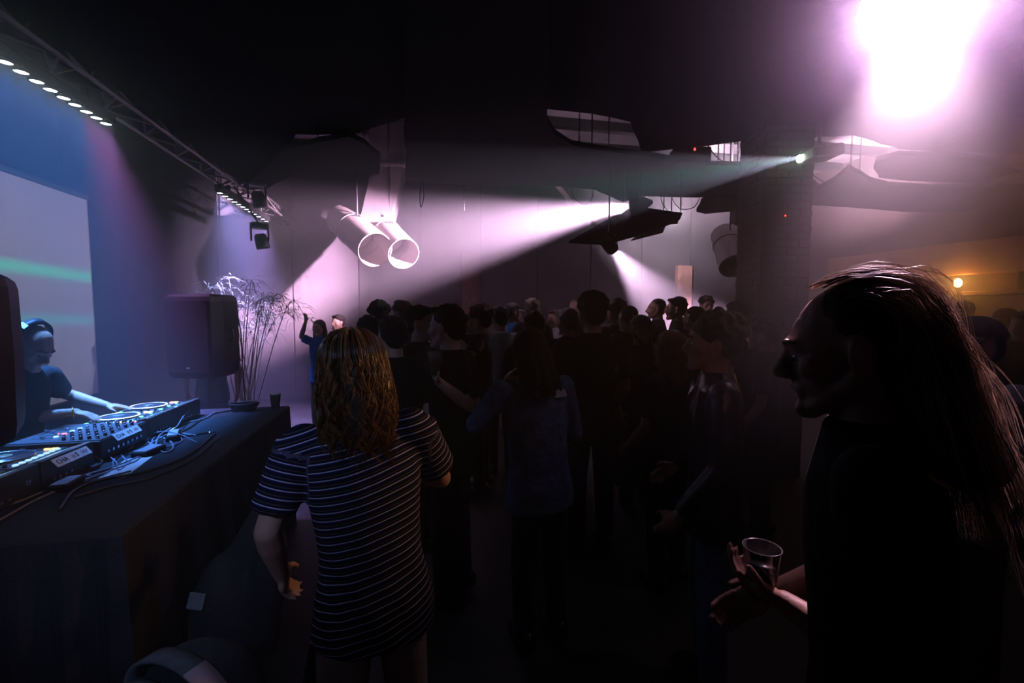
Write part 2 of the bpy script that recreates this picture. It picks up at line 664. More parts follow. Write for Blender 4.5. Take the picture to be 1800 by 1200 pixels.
# ------------------------------------------------------------------ pale duct and the twin jet nozzles
dtop, dbot = at(686, 250, 7.6), at(664, 398, 7.45)
du = thing('air_duct', 'pale square air duct dropping to the twin nozzles', 'duct', (dbot.x, dbot.y, 0))
dt = Vector((0.0, 0.0, 0))
mb = MB()
b0 = Vector((0, 0, dbot.z + 0.05))
b1 = Vector((dtop.x - dbot.x, 0.0, 4.0))
rotd = Matrix.Rotation(-YAW, 3, 'Z')
w = 0.24
lowr = [rotd @ Vector((x, y, 0)) + b0 for x, y in ((-w, -0.16), (w, -0.16), (w, 0.16), (-w, 0.16))]
upr = [rotd @ Vector((x, y, 0)) + b1 for x, y in ((-w, -0.16), (w, -0.16), (w, 0.16), (-w, 0.16))]
mb.add(lowr + upr, [(3, 2, 1, 0), (4, 5, 6, 7), (0, 1, 5, 4), (1, 2, 6, 5), (2, 3, 7, 6), (3, 0, 4, 7)])
mb.build('drop_duct', M_DUCT, du)
MB().box(b1 + Vector((0, 0, 0.33)), (0.56, 0.36, 0.66), rotd).build('riser', M_DUCT, du)
MB().bbox(b1, (0.60, 0.42, 0.05), 0.006, rotd).build('flange', M_DUCT, du)
MB().bbox(b0, (0.54, 0.38, 0.03), 0.006, rotd).build('flange', M_DUCT, du)
for sx in (-0.2, 0.2):
    MB().ell(b0 + rotd @ Vector((sx, -0.2, 0.08)), (0.015, 0.012, 0.02), None, 10, 6).build('rivet', M_BULB, du)


def nozzle(label, mouth, axis, length, rad, tail=None):
    """big enamelled tube with a lamp deep inside its open mouth"""
    ax = Vector(axis).normalized()
    t = thing('nozzle_lamp', label, 'spot lamp', mouth, 0, 'big enamelled tube lamps')
    # axis points from the mouth back into the tube
    prof = [(0, rad), (length, rad * 0.97), (length + 0.05, rad * 0.8), (length + 0.05, 0.02), (length + 0.04, 0.02),
            (length * 0.55, rad * 0.30), (length * 0.52, rad * 0.93), (0.0, rad * 0.96), (0, rad)]
    MB().lathe((0, 0, 0), ax, prof, 64).build('tube', M_WHITE, t, False)
    MB().lathe(ax * (length * 0.30), ax, [(0, rad * 0.955), (0, rad * 0.90), (0.02, rad * 0.90), (0.02, rad * 0.955)], 40).build('inner_ring', M_DUCT, t, True)
    MB().lathe(ax * (length * 0.36), ax, [(0, rad * 0.02), (0.01, rad * 0.10), (0.05, rad * 0.17), (0.10, rad * 0.15), (0.14, rad * 0.28), (0.16, rad * 0.34)], 20, True, True).build('bulb', M_BULB, t, True)
    MB().lathe(ax * (length * 0.62), ax, [(0, rad * 1.0), (0, rad * 1.03), (0.03, rad * 1.03), (0.03, rad * 1.0)], 40).build('seam_band', M_DUCT, t, True)
    up = Vector((0, 0, 1))
    m = ax * (length * 0.5)
    MB().cone(m + up * rad * 0.9, m + up * (ZC - mouth.z - m.z), 0.012, 0.012, 8).build('hanger_rod', M_DARKST, t)
    MB().bbox(m + up * (rad * 1.0), (0.12, 0.12, 0.04), 0.006).build('clamp', M_DARKST, t)
    return t


m1 = at(660, 439, 6.75)
m2 = at(710, 446, 6.85)
e1 = at(592, 378, 7.85)
nozzle('left one of the twin white tube lamps above the crowd', m1, e1 - m1, 1.38, 0.26)
e2 = at(662, 392, 7.85)
nozzle('right one of the twin white tube lamps below the duct', m2, e2 - m2, 1.27, 0.238)
m3 = at(1291, 468, 6.9)
e3 = at(1294, 385, 7.3)
nozzle('white tube lamp half hidden behind the brick column', m3, e3 - m3 + Vector((0.0, 0.35, 0.0)), 0.78, 0.22)
hb = at(1296, 384, 7.7)
jb = thing('junction_box', 'small dark box above the tube lamp by the column', 'box', hb)
MB().bbox((0, 0, 0), (0.18, 0.16, 0.24), 0.01).build('housing', M_BLACK, jb)
MB().cone((0, 0, 0.1), (0, 0, ZC - hb.z), 0.02, 0.02, 8).build('conduit', M_DARKST, jb)

# white slanting strut lit by the raking beam
sa, sb = at(984, 326, 7.1), at(1042, 396, 7.0)
st = thing('slanting_strut', 'white slanting strut lit by the raking beam', 'strut', sb)
dv = sa - sb
kk = (ZC - sb.z) / dv.z
MB().cone((0, 0, 0), dv * kk, 0.06, 0.06, 4).build('strut', M_WHITE, st)
MB().bbox((0, 0, 0), (0.14, 0.14, 0.03), 0.005).build('foot_plate', M_WHITE, st)
MB().cone((0, 0, 0), dv * kk, 0.006, 0.006, 6).build('wire', M_DARKST, st)


# ------------------------------------------------------------------ spot lamps that make the beams
def spot_can(label, lens, target, size=1.0, lens_strength=30.0, col=(1.0, 0.8, 0.97), ztop=3.39):
    d = (Vector(target) - Vector(lens)).normalized()
    t = thing('stage_lamp', label, 'stage lamp', lens, 0, 'stage lamps under the ceiling')
    s = size
    MB().lathe((0, 0, 0), -d, [(-0.02 * s, 0.085 * s), (0.02 * s, 0.085 * s), (0.16 * s, 0.08 * s), (0.22 * s, 0.045 * s), (0.26 * s, 0.02 * s)], 24, False, True).build('housing', M_BLACK, t, True)
    ml = mat('lens_' + label[:12].replace(' ', '_'), (0.9, 0.9, 0.9), 0.2, emit=col, emit_strength=lens_strength)
    MB().lathe(-d * 0.012, -d, [(0, 0.0005), (0, 0.078 * s), (0.01, 0.078 * s)], 24).build('lens', ml, t, True)
    side = d.cross(Vector((0, 0, 1))).normalized()
    y = []
    for k in range(9):
        w = math.pi * k / 8
        y.append(-d * 0.1 * s + side * math.cos(w) * 0.11 * s + Vector((0, 0, 1)) * math.sin(w) * 0.16 * s)
    MB().tube(y, 0.008 * s, 6).build('yoke', M_DARKST, t)
    top = -d * 0.1 * s + Vector((0, 0, 0.16 * s))
    MB().cone(top, Vector((top.x, top.y, ztop - lens[2])), 0.010, 0.010, 8).build('hanger_rod', M_DARKST, t)
    return t


b1p = BEAM1_POS
spot_can('black spot lamp raking its beam left from behind the torn sheet', b1p + (at(672, 440, 7.0) - b1p).normalized() * -0.03, at(672, 440, 7.0), 0.9, 25)
b2p = BEAM2_POS
spot_can('black spot lamp under the slanting board aimed at the far wall', b2p + (at(1180, 560, 8.0) - b2p).normalized() * -0.03, at(1180, 560, 8.0), 0.9, 25)
lp = LAMP_POS
spot_can('glaring magenta wash lamp at the upper right', lp, (1.0, 0.2, 1.9), 1.5, 25, (1.0, 0.72, 0.97), 3.53)

# flood lamps standing on top of the sheets, turned up to the concrete ceiling and the far wall
def flood(label, p, target, energy, col=(1.0, 0.72, 0.92), angle=64):
    d = (Vector(target) - Vector(p)).normalized()
    t = thing('flood_lamp', label, 'flood lamp', p, 0, 'flood lamps on the ceiling sheets')
    q = d.to_track_quat('Z', 'Y').to_matrix()
    MB().bbox(-d * 0.06, (0.2, 0.14, 0.08), 0.01, q).build('housing', M_BLACK, t)
    mf = mat('flood_glass', (0.9, 0.9, 0.9), 0.3, emit=(1.0, 0.8, 0.95), emit_strength=6)
    MB().box(-d * 0.018, (0.17, 0.11, 0.006), q).build('glass', mf, t)
    MB().cone(-d * 0.08, Vector((-d.x * 0.08, -d.y * 0.08, ZC - p[2])), 0.008, 0.008, 6).build('hanger_rod', M_DARKST, t)
    add_light('flood_light', 'SPOT', Vector(p) + d * 0.02, target, energy, col, 0.05, angle, 0.8)
    return t


flood('flood lamp on the torn sheet lighting the bright ceiling opening', at(1283, 310, 6.6) , at(1283, 268, 8.4), 2600)
flood('flood lamp on the bar sheet lighting the opening over the bar', at(1510, 330, 7.0), at(1525, 300, 8.9), 2600)
flood('flood lamp behind the slanting board lighting the far wall', at(1180, 385, 7.2), at(1182, 356, 9.6), 1600, (0.95, 0.8, 1.0), 80)
flood('dim flood lamp above the long torn sheet', at(1040, 290, 5.6), at(1040, 235, 7.6), 60)

# dark dimmer box with a red indicator on the torn sheet
bp_ = at(1213, 276, 5.25)
bx = thing('dimmer_box', 'dark dimmer box with a red indicator in the ceiling gap', 'box', bp_, -YAW)
MB().bbox((0, 0, 0), (0.40, 0.2, 0.17), 0.01).build('housing', M_BLACK, bx)
MB().ell((0.01, -0.105, 0.05), (0.012, 0.008, 0.016), None, 10, 6).build('indicator', M_RED, bx)
MB().cone((0, 0, 0.08), (0, 0, ZC - bp_.z), 0.01, 0.01, 6).build('hanger_rod', M_DARKST, bx)
MB().ell((-0.02, -cw / 2 - 0.004, at(1356, 381, 4.6).z), (0.008, 0.006, 0.008), None, 8, 6).build('indicator', M_RED, colr)

# projector on the side of the column, aimed across the hall at the screen
pp = at(1410, 276, 4.35)
scr = Vector((XS, (yr + yl) / 2 + 0.9, (zt + zb) / 2 + 0.15))
pd = (scr - pp).normalized()
pj = thing('projector', 'small projector on the column throwing a green beam left', 'projector', pp)
pq = pd.to_track_quat('Y', 'Z').to_matrix()
MB().bbox(pq @ Vector((0, -0.17, 0)), (0.26, 0.30, 0.10), 0.015, pq).build('housing', M_WHITE, pj)
M_PLENS = mat('projector_lens', (0.9, 0.9, 0.9), 0.2, emit=(0.65, 1.0, 0.75), emit_strength=25)
MB().lathe(pq @ Vector((0.05, -0.03, 0)), pd, [(0, 0.034), (0.03, 0.034), (0.03, 0.028), (0.022, 0.0005)], 20).build('lens', M_PLENS, pj, True)
MB().bbox(pq @ Vector((0, -0.17, 0.065)), (0.08, 0.08, 0.03), 0.005, pq).build('mount_plate', M_DARKST, pj)
MB().cone(pq @ Vector((0, -0.17, 0.07)), pq @ Vector((0, -0.17, 0.07)) + Vector((0, 0, ZC - pp.z - 0.1)), 0.015, 0.015, 8).build('hanger_rod', M_DARKST, pj)
plt = add_light('projector_light', 'SPOT', pp + pd * 0.03, scr, 3200, (1, 1, 1), 0.012, 22, 0.3)
pl = plt.data
pl.use_nodes = True
nt = pl.node_tree
em = nt.nodes['Emission']
tc = nt.nodes.new('ShaderNodeTexCoord')
sx = nt.nodes.new('ShaderNodeSeparateXYZ')
nt.links.new(tc.outputs['Normal'], sx.inputs[0])
dvn = nt.nodes.new('ShaderNodeMath'); dvn.operation = 'DIVIDE'
nt.links.new(sx.outputs['Y'], dvn.inputs[0]); nt.links.new(sx.outputs['Z'], dvn.inputs[1])
mr = nt.nodes.new('ShaderNodeMapRange')
mr.inputs['From Min'].default_value = -0.2
mr.inputs['From Max'].default_value = 0.2
nt.links.new(dvn.outputs[0], mr.inputs['Value'])
cr_ = nt.nodes.new('ShaderNodeValToRGB')
el = cr_.color_ramp.elements
el[0].position, el[0].color = 0.0, (0.30, 0.27, 0.36, 1)
el[1].position, el[1].color = 1.0, (0.26, 0.26, 0.36, 1)
for pos, colr4 in ((0.44, (0.30, 0.28, 0.36, 1)), (0.47, (0.10, 1.0, 0.60, 1)), (0.50, (0.30, 0.28, 0.36, 1)), (0.60, (0.27, 0.27, 0.36, 1)), (0.625, (0.14, 0.6, 0.68, 1)), (0.65, (0.27, 0.27, 0.36, 1))):
    e = el.new(pos)
    e.color = colr4
nt.links.new(mr.outputs['Result'], cr_.inputs['Fac'])
nt.links.new(cr_.outputs['Color'], em.inputs['Color'])

# loose cables hanging from the sheets; ends given with the height they are fixed at
def hang(label, ends, mids, r=0.006):
    p0 = atz(ends[0][0], ends[0][1], ends[0][2])
    p1 = atz(ends[-1][0], ends[-1][1], ends[-1][2]) if len(ends) > 1 else None
    pts = [p0] + [at(*c) for c in mids] + ([p1] if p1 is not None else [])
    pts = spline(pts, 8)
    o = MB().tube([p - pts[0] for p in pts], r, 6).build('hanging_cable', M_RUBBER, None, True, pts[0])
    return tag(o, label, 'cable', 'cables dangling from the ceiling sheets')


dd = lambda x, y, z: (atz(x, y, z) - Vector((0, 0, CAMZ))).length / ray(x, y).length
k5 = dd(741, 314, 3.37)
hang('thin looped cable dangling beside the right tube lamp', [(741, 314, 3.38), (743, 314, 3.38)], [(738, 345, k5), (740, 364, k5), (745, 345, k5)])
k5 = dd(1020, 325, 3.37)
hang('cable drooping in an arc below the torn sheet', [(1006, 325, 3.38), (1044, 328, 3.38)], [(1008, 345, k5), (1025, 359, k5), (1040, 350, k5)])
k5 = dd(1200, 338, 3.37)
hang('shallow cable swag left of the small sheet', [(1176, 338, 3.38), (1234, 338, 3.38)], [(1190, 362, k5), (1204, 368, k5), (1222, 362, k5)])
hang('steep cable hanging above the slanting board', [(1160, 338, 3.38)], [(1164, 356, k5), (1172, 368, k5)])
hang('cable crossing the bright ceiling opening', [(1244, 254, 3.52), (1292, 294, 3.39)], [(1256, 272, 5.05), (1272, 284, 5.1)])
hang('cable sagging through the opening right of the column', [(1420, 255, 3.52), (1470, 330, 3.31)], [(1424, 300, 5.3), (1446, 318, 5.5)])
k5 = dd(816, 318, 3.37)
hang('thin straight cord hanging left of the raking beam', [(815, 318, 3.38)], [(816, 345, k5), (816, 370, k5)], 0.004)

# ------------------------------------------------------------------ bar niche on the right wall, with its amber lamp
M_NICHE = mat('varnished_bar_boards', (0.32, 0.16, 0.07), 0.5, var=0.25, scale=4)
na, nb = atx(1690, 485, XR - 0.2), atx(1690, 513, XR - 0.2)
nz1, nz0 = na.z, nb.z
nch = thing('bar_shelf', 'varnished bar shelf with a slot along the right wall', 'shelf', (XR, 5.2, 0))
MB().bbox((-0.18, -0.6, nz1 + 0.26), (0.34, 6.4, 0.50), 0.01).build('fascia', M_NICHE, nch)
MB().bbox((-0.20, -0.6, nz0 - 0.03), (0.38, 6.4, 0.06), 0.008).build('shelf_board', M_NICHE, nch)
MB().bbox((-0.06, -0.6, nz0 / 2 - 0.03), (0.1, 6.4, nz0 - 0.08), 0.01).build('back_panel', M_NICHE, nch)
for yy in (-3.6, -2.0, -0.4, 1.2, 2.5):
    MB().box((-0.19, yy, (nz0 + nz1) / 2), (0.3, 0.04, nz1 - nz0)).build('divider', M_NICHE, nch)
lpz = atx(1684, 495, XR - 0.36)
am = thing('shelf_lamp', 'small amber lamp glowing on the bar shelf', 'lamp', (lpz.x, lpz.y, nz0))
MB().lathe((0, 0, 0), (0, 0, 1), [(0, 0.05), (0.015, 0.05), (0.03, 0.014), (0.08, 0.014)], 16, True, True).build('base', M_DARKST, am)
M_AMB = mat('amber_globe', (1, 0.7, 0.3), 0.3, emit=(1.0, 0.45, 0.10), emit_strength=60)
MB().lathe((0, 0, 0.07), (0, 0, 1), [(0, 0.02), (0.03, 0.045), (0.08, 0.05), (0.12, 0.03), (0.135, 0.001)], 16, True).build('globe', M_AMB, am, True)
add_light('shelf_light', 'POINT', (lpz.x - 0.09, lpz.y - 0.05, nz0 + 0.14), None, 9, (1.0, 0.36, 0.06), 0.04)
rl = atx(1611, 492, XR - 0.36)
ri = thing('indicator_light', 'tiny red light on the bar shelf, left of the lamp', 'light', (rl.x, rl.y, nz0))
MB().bbox((0, 0, 0.05), (0.08, 0.12, 0.1), 0.01).build('housing', M_BLACK, ri)
MB().ell((-0.045, 0, rl.z - nz0), (0.01, 0.018, 0.018), None, 8, 6).build('indicator', M_RED, ri)
# ================================================================== stage: truss, light bars, table and its gear
XT = -2.3
led_a = atx(22, 117, XT)
ZLED = led_a.z


def yled(px):
    """where the view column px meets the vertical plane of the light bars"""
    r = ray(px, 300)
    return XT * r.y / r.x


# aluminium truss above the bars
YT0, YT1 = 1.0, yled(530)
tr = thing('lighting_truss', 'aluminium lighting truss running above the booth', 'truss', (XT, 0, ZLED + 0.12))
ch = [(-0.12, 0.06), (0.12, 0.06), (0.0, 0.28)]
for cx, cz in ch:
    MB().cone((cx, YT0, cz), (cx, YT1, cz), 0.018, 0.018, 10).build('chord', M_STEEL, tr)
n = int((YT1 - YT0) / 0.28)
for i in range(n):
    ya, yb = YT0 + (YT1 - YT0) * i / n, YT0 + (YT1 - YT0) * (i + 1) / n
    for (a, b) in ((0, 2), (1, 2), (0, 1)):
        p, q = ch[a], ch[b]
        if i % 2:
            p, q = q, p
        MB().cone((p[0], ya, p[1]), (q[0], yb, q[1]), 0.010, 0.010, 6).build('brace', M_STEEL, tr)
MB().bbox((0, YT1, 0.15), (0.3, 0.02, 0.3), 0.005).build('end_plate', M_STEEL, tr)
for yy in (1.6, 3.6, YT1 - 0.6):
    MB().cone((0, yy, 0.28), (0, yy, ZC - ZLED - 0.12), 0.006, 0.006, 6).build('hanger_wire', M_DARKST, tr)


def led_bar(label, pxs, extra, col_lens, col_light, watts, cone, tilt_x):
    ys = [yled(p) for p in pxs]
    step = (ys[-1] - ys[0]) / (len(ys) - 1)
    ys = [ys[0] - step * (extra - i) for i in range(extra)] + ys
    t = thing('led_bar', label, 'light bar', (XT, ys[0], ZLED), 0, 'light bars under the truss')
    L = ys[-1] - ys[0]
    MB().bbox((0, L / 2, 0.05), (0.085, L + 0.12, 0.075), 0.008).build('housing', M_BLACK, t)
    for s in (0.15, 0.85):
        MB().bbox((0, L * s, 0.12), (0.04, 0.05, 0.09), 0.004).build('clamp', M_DARKST, t)
    me = MB().lathe((0, 0, 0.012), (0, 0, -1), [(0, 0.034), (0.012, 0.034), (0.012, 0.0005)], 18).mesh('lens', True)
    me.materials.append(mat('led_lens_' + label.split()[0], (0.9, 0.95, 1), 0.3, emit=col_lens, emit_strength=16))
    ring = MB().lathe((0, 0, 0.012), (0, 0, -1), [(0, 0.045), (0.018, 0.042), (0.018, 0.035), (0, 0.035)], 18).mesh('bezel', True)
    ring.materials.append(M_BLACK)
    for i, y in enumerate(ys):
        o = obj('lens', me, t, (0, y - ys[0], 0))
        obj('bezel', ring, o)
        c = col_light(i / max(1, len(ys) - 1))
        add_light('led_light', 'SPOT', (XT, y, ZLED - 0.02), (XT + tilt_x, y, 0), watts, c, 0.03, cone, 0.9)
    return t


led_bar('near blue light bar over the booth, its ten white lenses in a row', [22, 49, 75, 98, 120, 139, 158, 175, 191], 5, (0.75, 0.9, 1.0),
        lambda f: (0.08, 0.30, 1.0) if f < 0.8 else (0.60, 0.26, 0.88), 330, 38, 0.6)
led_bar('far violet light bar near the plant with twelve small lenses', [385, 394, 402, 410, 417, 424, 431, 438, 445, 452, 459, 465], 0, (0.85, 0.9, 1.0),
        lambda f: (0.30 + 0.22 * f, 0.34, 1.0), 620, 48, 0.0)
# lamp housings hung from the truss end
for lab, (fx, fy, fd) in (('dark moving head lamp hanging below the truss end', (457, 424, 6.1)), ('dark lamp clamped above the far light bar', (452, 350, 6.0))):
    p = at(fx, fy, fd)
    t = thing('moving_head', lab, 'stage lamp', p, 0.3)
    MB().lathe((0, 0, 0.10), (0.2, 0.1, -1), [(0, 0.05), (0.03, 0.075), (0.16, 0.085), (0.2, 0.08)], 18, True, True).build('head', M_DARKST, t, True)
    MB().bbox((0, 0, 0.2), (0.22, 0.16, 0.08), 0.02).build('base', M_DARKST, t)
    for s in (-1, 1):
        MB().bbox((s * 0.10, 0, 0.1), (0.025, 0.08, 0.2), 0.006).build('yoke_arm', M_DARKST, t)
    MB().cone((0, 0, 0.22), (XT - p.x + 0.05, 0, ZLED + 0.16 - p.z), 0.012, 0.012, 8).build('hanger_rod', M_DARKST, t)

# ------------------------------------------------------------------ DJ table under a black cloth
ZTAB = 0.95
TX0, TX1, TY0, TY1 = -2.02, -0.99, 1.75, 3.87
tb = thing('dj_table', 'long table under a black cloth carrying the decks', 'table', ((TX0 + TX1) / 2, (TY0 + TY1) / 2, 0))
hx, hy = (TX1 - TX0) / 2, (TY1 - TY0) / 2
MB().bbox((0, 0, ZTAB - 0.03), (2 * hx - 0.02, 2 * hy - 0.02, 0.04), 0.005).build('tabletop', M_PLASTIC, tb)
for sx in (-1, 1):
    for sy in (-1, 1):
        MB().cone((sx * (hx - 0.08), sy * (hy - 0.1), 0), (sx * (hx - 0.08), sy * (hy - 0.1), ZTAB - 0.05), 0.02, 0.02, 10).build('leg', M_DARKST, tb)
# cloth: top plus pleated skirt
mb = MB()
per = []
N = 40
for i in range(N):
    per.append((-hx + 2 * hx * i / N, -hy))
for i in range(N):
    per.append((hx, -hy + 2 * hy * i / N))
for i in range(N):
    per.append((hx - 2 * hx * i / N, hy))
for i in range(N):
    per.append((-hx, hy - 2 * hy * i / N))
rings = []
for lv, (z, amp, outw) in enumerate(((ZTAB, 0, 0), (ZTAB - 0.012, 0.001, 0.010), (ZTAB - 0.12, 0.008, 0.016), (0.5, 0.018, 0.025), (0.02, 0.028, 0.04))):
    ringv = []
    for i, (x, y) in enumerate(per):
        nx = (x > hx - 1e-6) - (x < -hx + 1e-6)
        ny = (y > hy - 1e-6) - (y < -hy + 1e-6)
        w = outw + amp * math.sin(i * 1.15) * (1 + 0.4 * math.sin(i * 0.37))
        ringv.append((x + nx * w, y + ny * w, z))
    rings.append(ringv)
vs = [p for r_ in rings for p in r_]
M4 = len(per)
fs = [tuple(range(M4))]
for k in range(len(rings) - 1):
    for i in range(M4):
        j = (i + 1) % M4
        fs.append((k * M4 + i, (k + 1) * M4 + i, (k + 1) * M4 + j, k * M4 + j))
mb.add(vs, fs)
mb.build('tablecloth', M_CLOTH, tb, True).data.shade_flat()

# ------------------------------------------------------------------ players and mixer
M_DECK = mat('graphite_deck_top', (0.10, 0.105, 0.12), 0.38, metal=0.3, var=0.1)
M_DECKB = mat('black_deck_body', (0.02, 0.02, 0.022), 0.45)
M_SILV = mat('silver_trim', (0.60, 0.62, 0.68), 0.25, metal=0.9, var=0.05)
M_JOG = mat('jog_plate', (0.05, 0.05, 0.06), 0.22, spec=0.6)
M_KNOB = mat('black_knob', (0.025, 0.025, 0.028), 0.4)
M_LBL = mat('white_vinyl_label', (0.85, 0.83, 0.82), 0.5, var=0.02)
M_INK = mat('black_ink', (0.015, 0.015, 0.015), 0.6)
M_REDINK = mat('pale_red_ink', (0.75, 0.22, 0.20), 0.6)
M_GLBLUE = mat('lit_blue_button', (0.3, 0.5, 0.9), 0.4, emit=(0.35, 0.6, 1.0), emit_strength=1.6)
M_GLAMB = mat('lit_amber_button', (0.9, 0.5, 0.1), 0.4, emit=(1.0, 0.55, 0.12), emit_strength=5)
M_GLGRN = mat('lit_green_button', (0.2, 0.9, 0.4), 0.4, emit=(0.2, 1.0, 0.45), emit_strength=2.5)
M_GLRED = mat('lit_red_button', (0.9, 0.2, 0.2), 0.4, emit=(1.0, 0.15, 0.15), emit_strength=3)
M_GLW = mat('lit_white_ring', (0.9, 0.9, 0.8), 0.4, emit=(0.95, 1.0, 0.75), emit_strength=1.6)
M_DISP = mat('deck_display', (0.05, 0.08, 0.12), 0.2, emit=(0.12, 0.30, 0.45), emit_strength=0.8)

knob_mesh = MB().lathe((0, 0, 0), (0, 0, 1), [(0, 0.0085), (0.012, 0.0075), (0.017, 0.006), (0.0171, 0.0005)], 10, True).mesh('knob', True)
knob_mesh.materials.append(M_KNOB)
knobs_mesh = MB().lathe((0, 0, 0), (0, 0, 1), [(0, 0.0085), (0.012, 0.0075), (0.017, 0.006), (0.0171, 0.0005)], 10, True).mesh('knob', True)
knobs_mesh.materials.append(M_SILV)
ptr_mesh = MB().box((0, 0.004, 0.0178), (0.0018, 0.007, 0.0015)).mesh('pointer')
ptr_mesh.materials.append(M_LBL)
btn = {}
for nm, m_ in (('b', M_GLBLUE), ('a', M_GLAMB), ('g', M_GLGRN), ('r', M_GLRED), ('k', M_KNOB), ('s', M_SILV)):
    me = MB().lathe((0, 0, 0), (0, 0, 1), [(0, 0.011), (0.004, 0.0105), (0.006, 0.009), (0.0061, 0.0005)], 12, True).mesh('button', True)
    me.materials.append(m_)
    btn[nm] = me
pad_a = MB().bbox((0, 0, 0.003), (0.024, 0.012, 0.006), 0.0015).mesh('button')
pad_a.materials.append(M_GLAMB)
pad_k = MB().bbox((0, 0, 0.003), (0.024, 0.012, 0.006), 0.0015).mesh('button')
pad_k.materials.append(M_KNOB)
XREAR = -1.53                      # rear faces of the decks, towards the hall
W, D, HB = 0.315, 0.40, 0.10


def label_strip(parent, x, y, z, tilt):
    """white strip lettered CHAOS AV stuck to the rear, reading towards the hall"""
    e = MB().bbox((0, 0, 0), (0.002, 0.215, 0.042), 0.0006).build('label_strip', M_LBL, parent, False, (x, y, z), (0, tilt, 0))
    ang = (R(90), 0, R(90))
    for body, yy, m_, sz in (('CHA', -0.062, M_INK, 0.030), ('S', 0.026, M_INK, 0.030), ('/AV', 0.073, M_REDINK, 0.028)):
        me = text_mesh(body, sz)
        me.materials.append(m_)
        obj('lettering', me, e, (0.0014, yy, 0.0), ang)
    b = MB()
    for k in range(6):
        w0 = 2 * math.pi * k / 6
        b.lathe((0.0016, 0.003 + 0.006 * math.cos(w0), 0.006 * math.sin(w0)), (1, 0, 0), [(0, 0.0048), (0.0003, 0.0052), (0.0003, 0.004)], 12)
    b.build('emblem', M_REDINK, e)
    return e


def player(label, yc, lit, strip=False, word=None):
    """local: +X is the rear (hall side), Y along the table"""
    t = thing('media_player', label, 'media player', (XREAR - D / 2, yc, ZTAB), 0, 'media players on the booth table')
    b = MB()
    # body with a raised display wedge at the rear
    prof = [(-D / 2, 0.008), (D / 2, 0.008), (D / 2, HB + 0.020), (D / 2 - 0.02, HB + 0.022), (D / 2 - 0.10, HB - 0.002), (-D / 2 + 0.02, HB - 0.012), (-D / 2, HB - 0.026)]
    b.prism([(x, -W / 2, z) for x, z in prof], (0, W, 0))
    b.build('body', M_DECKB, t)
    b = MB().prism([(D / 2 - 0.10, -W / 2 + 0.004, HB), (-D / 2 + 0.02, -W / 2 + 0.004, HB - 0.010), (-D / 2 + 0.02, W / 2 - 0.004, HB - 0.010), (D / 2 - 0.10, W / 2 - 0.004, HB)], (0, 0, 0.003))
    b.build('top_plate', M_DECK, t)
    for sx in (-1, 1):
        for sy in (-1, 1):
            MB().cone((sx * (D / 2 - 0.04), sy * (W / 2 - 0.04), 0), (sx * (D / 2 - 0.04), sy * (W / 2 - 0.04), 0.01), 0.018, 0.018, 10).build('foot', M_RUBBER, t)
    # display on the wedge, facing the DJ
    sl = math.atan2(0.024, 0.08)
    b = MB().bbox((0, 0, 0), (0.066, 0.18, 0.004), 0.001)
    b.build('display', M_DISP, t, False, (D / 2 - 0.06, 0, HB + 0.0105), (0, -sl, 0))
    MB().bbox((D / 2 - 0.012, 0, HB + 0.0215), (0.022, W - 0.01, 0.004), 0.001).build('top_edge_trim', M_SILV, t)
    # jog wheel
    jx, jz = -0.045, HB - 0.004
    j = MB().lathe((jx, 0, jz), (0, 0, 1), [(0, 0.104), (0.012, 0.103), (0.016, 0.100), (0.016, 0.088), (0.019, 0.086), (0.0195, 0.0005)], 48).build('jog_wheel', M_JOG, t, True)
    MB().lathe((jx, 0, jz), (0, 0, 1), [(0.0145, 0.1035), (0.0178, 0.101), (0.0178, 0.096), (0.015, 0.095)], 48).build('rim', M_SILV if lit < 2 else M_GLW, j, True)
    MB().lathe((jx, 0, jz + 0.0195), (0, 0, 1), [(0, 0.03), (0.001, 0.03), (0.001, 0.0005)], 24).build('centre_display', M_DISP, j, True)
    # hot cue row between jog wheel and display, transport buttons by the DJ
    for i in range(8):
        obj('button', btn['b' if lit == 1 else 'g' if i % 3 == 0 else 'k'], t, (D / 2 - 0.118, -0.115 + i * 0.033, HB + 0.002))
    obj('button', pad_a, t, (D / 2 - 0.135, W / 2 - 0.03, HB + 0.002))
    obj('button', pad_a, t, (D / 2 - 0.165, W / 2 - 0.03, HB + 0.001))
    obj('button', pad_k, t, (D / 2 - 0.195, W / 2 - 0.03, HB))
    for yy in (-0.13, -0.10):
        obj('button', btn['a' if yy < -0.11 else 'g'], t, (-D / 2 + 0.045, yy, HB - 0.010))
    for i in range(3):
        obj('knob', knob_mesh, t, (D / 2 - 0.14 - i * 0.04, -W / 2 + 0.022, HB))
    MB().box((-0.09, W / 2 - 0.024, HB - 0.0035), (0.12, 0.006, 0.003)).build('fader_slot', M_INK, t)
    MB().bbox((-0.07, W / 2 - 0.024, HB + 0.004), (0.016, 0.018, 0.014), 0.002).build('fader_cap', M_KNOB, t)
    # rear sockets
    for i in range(4):
        MB().cone((D / 2, -0.1 + i * 0.035, 0.03), (D / 2 + 0.006, -0.1 + i * 0.035, 0.03), 0.007, 0.007, 10).build('socket', M_SILV, t)
    if strip:
        label_strip(t, D / 2 + 0.014, 0.0, HB - 0.002, R(-38))
    if word:
        me = text_mesh(word, 0.026)
        me.materials.append(M_SILV)
        obj('lettering', me, t, (D / 2 + 0.0008, 0.10, 0.06), (R(90), 0, R(90)))
    return t


PY = [2.06, 2.385, 2.80, 3.19, 3.51]
player('nearest media player, cut by the left edge of the picture', PY[0], 1, False, 'DJ')
player('media player with the first white label strip, left of the mixer', PY[1], 1, True)
player('media player just right of the mixer under the far hand', PY[3], 2)
player('farthest media player by the loudspeaker pole', PY[4], 2)

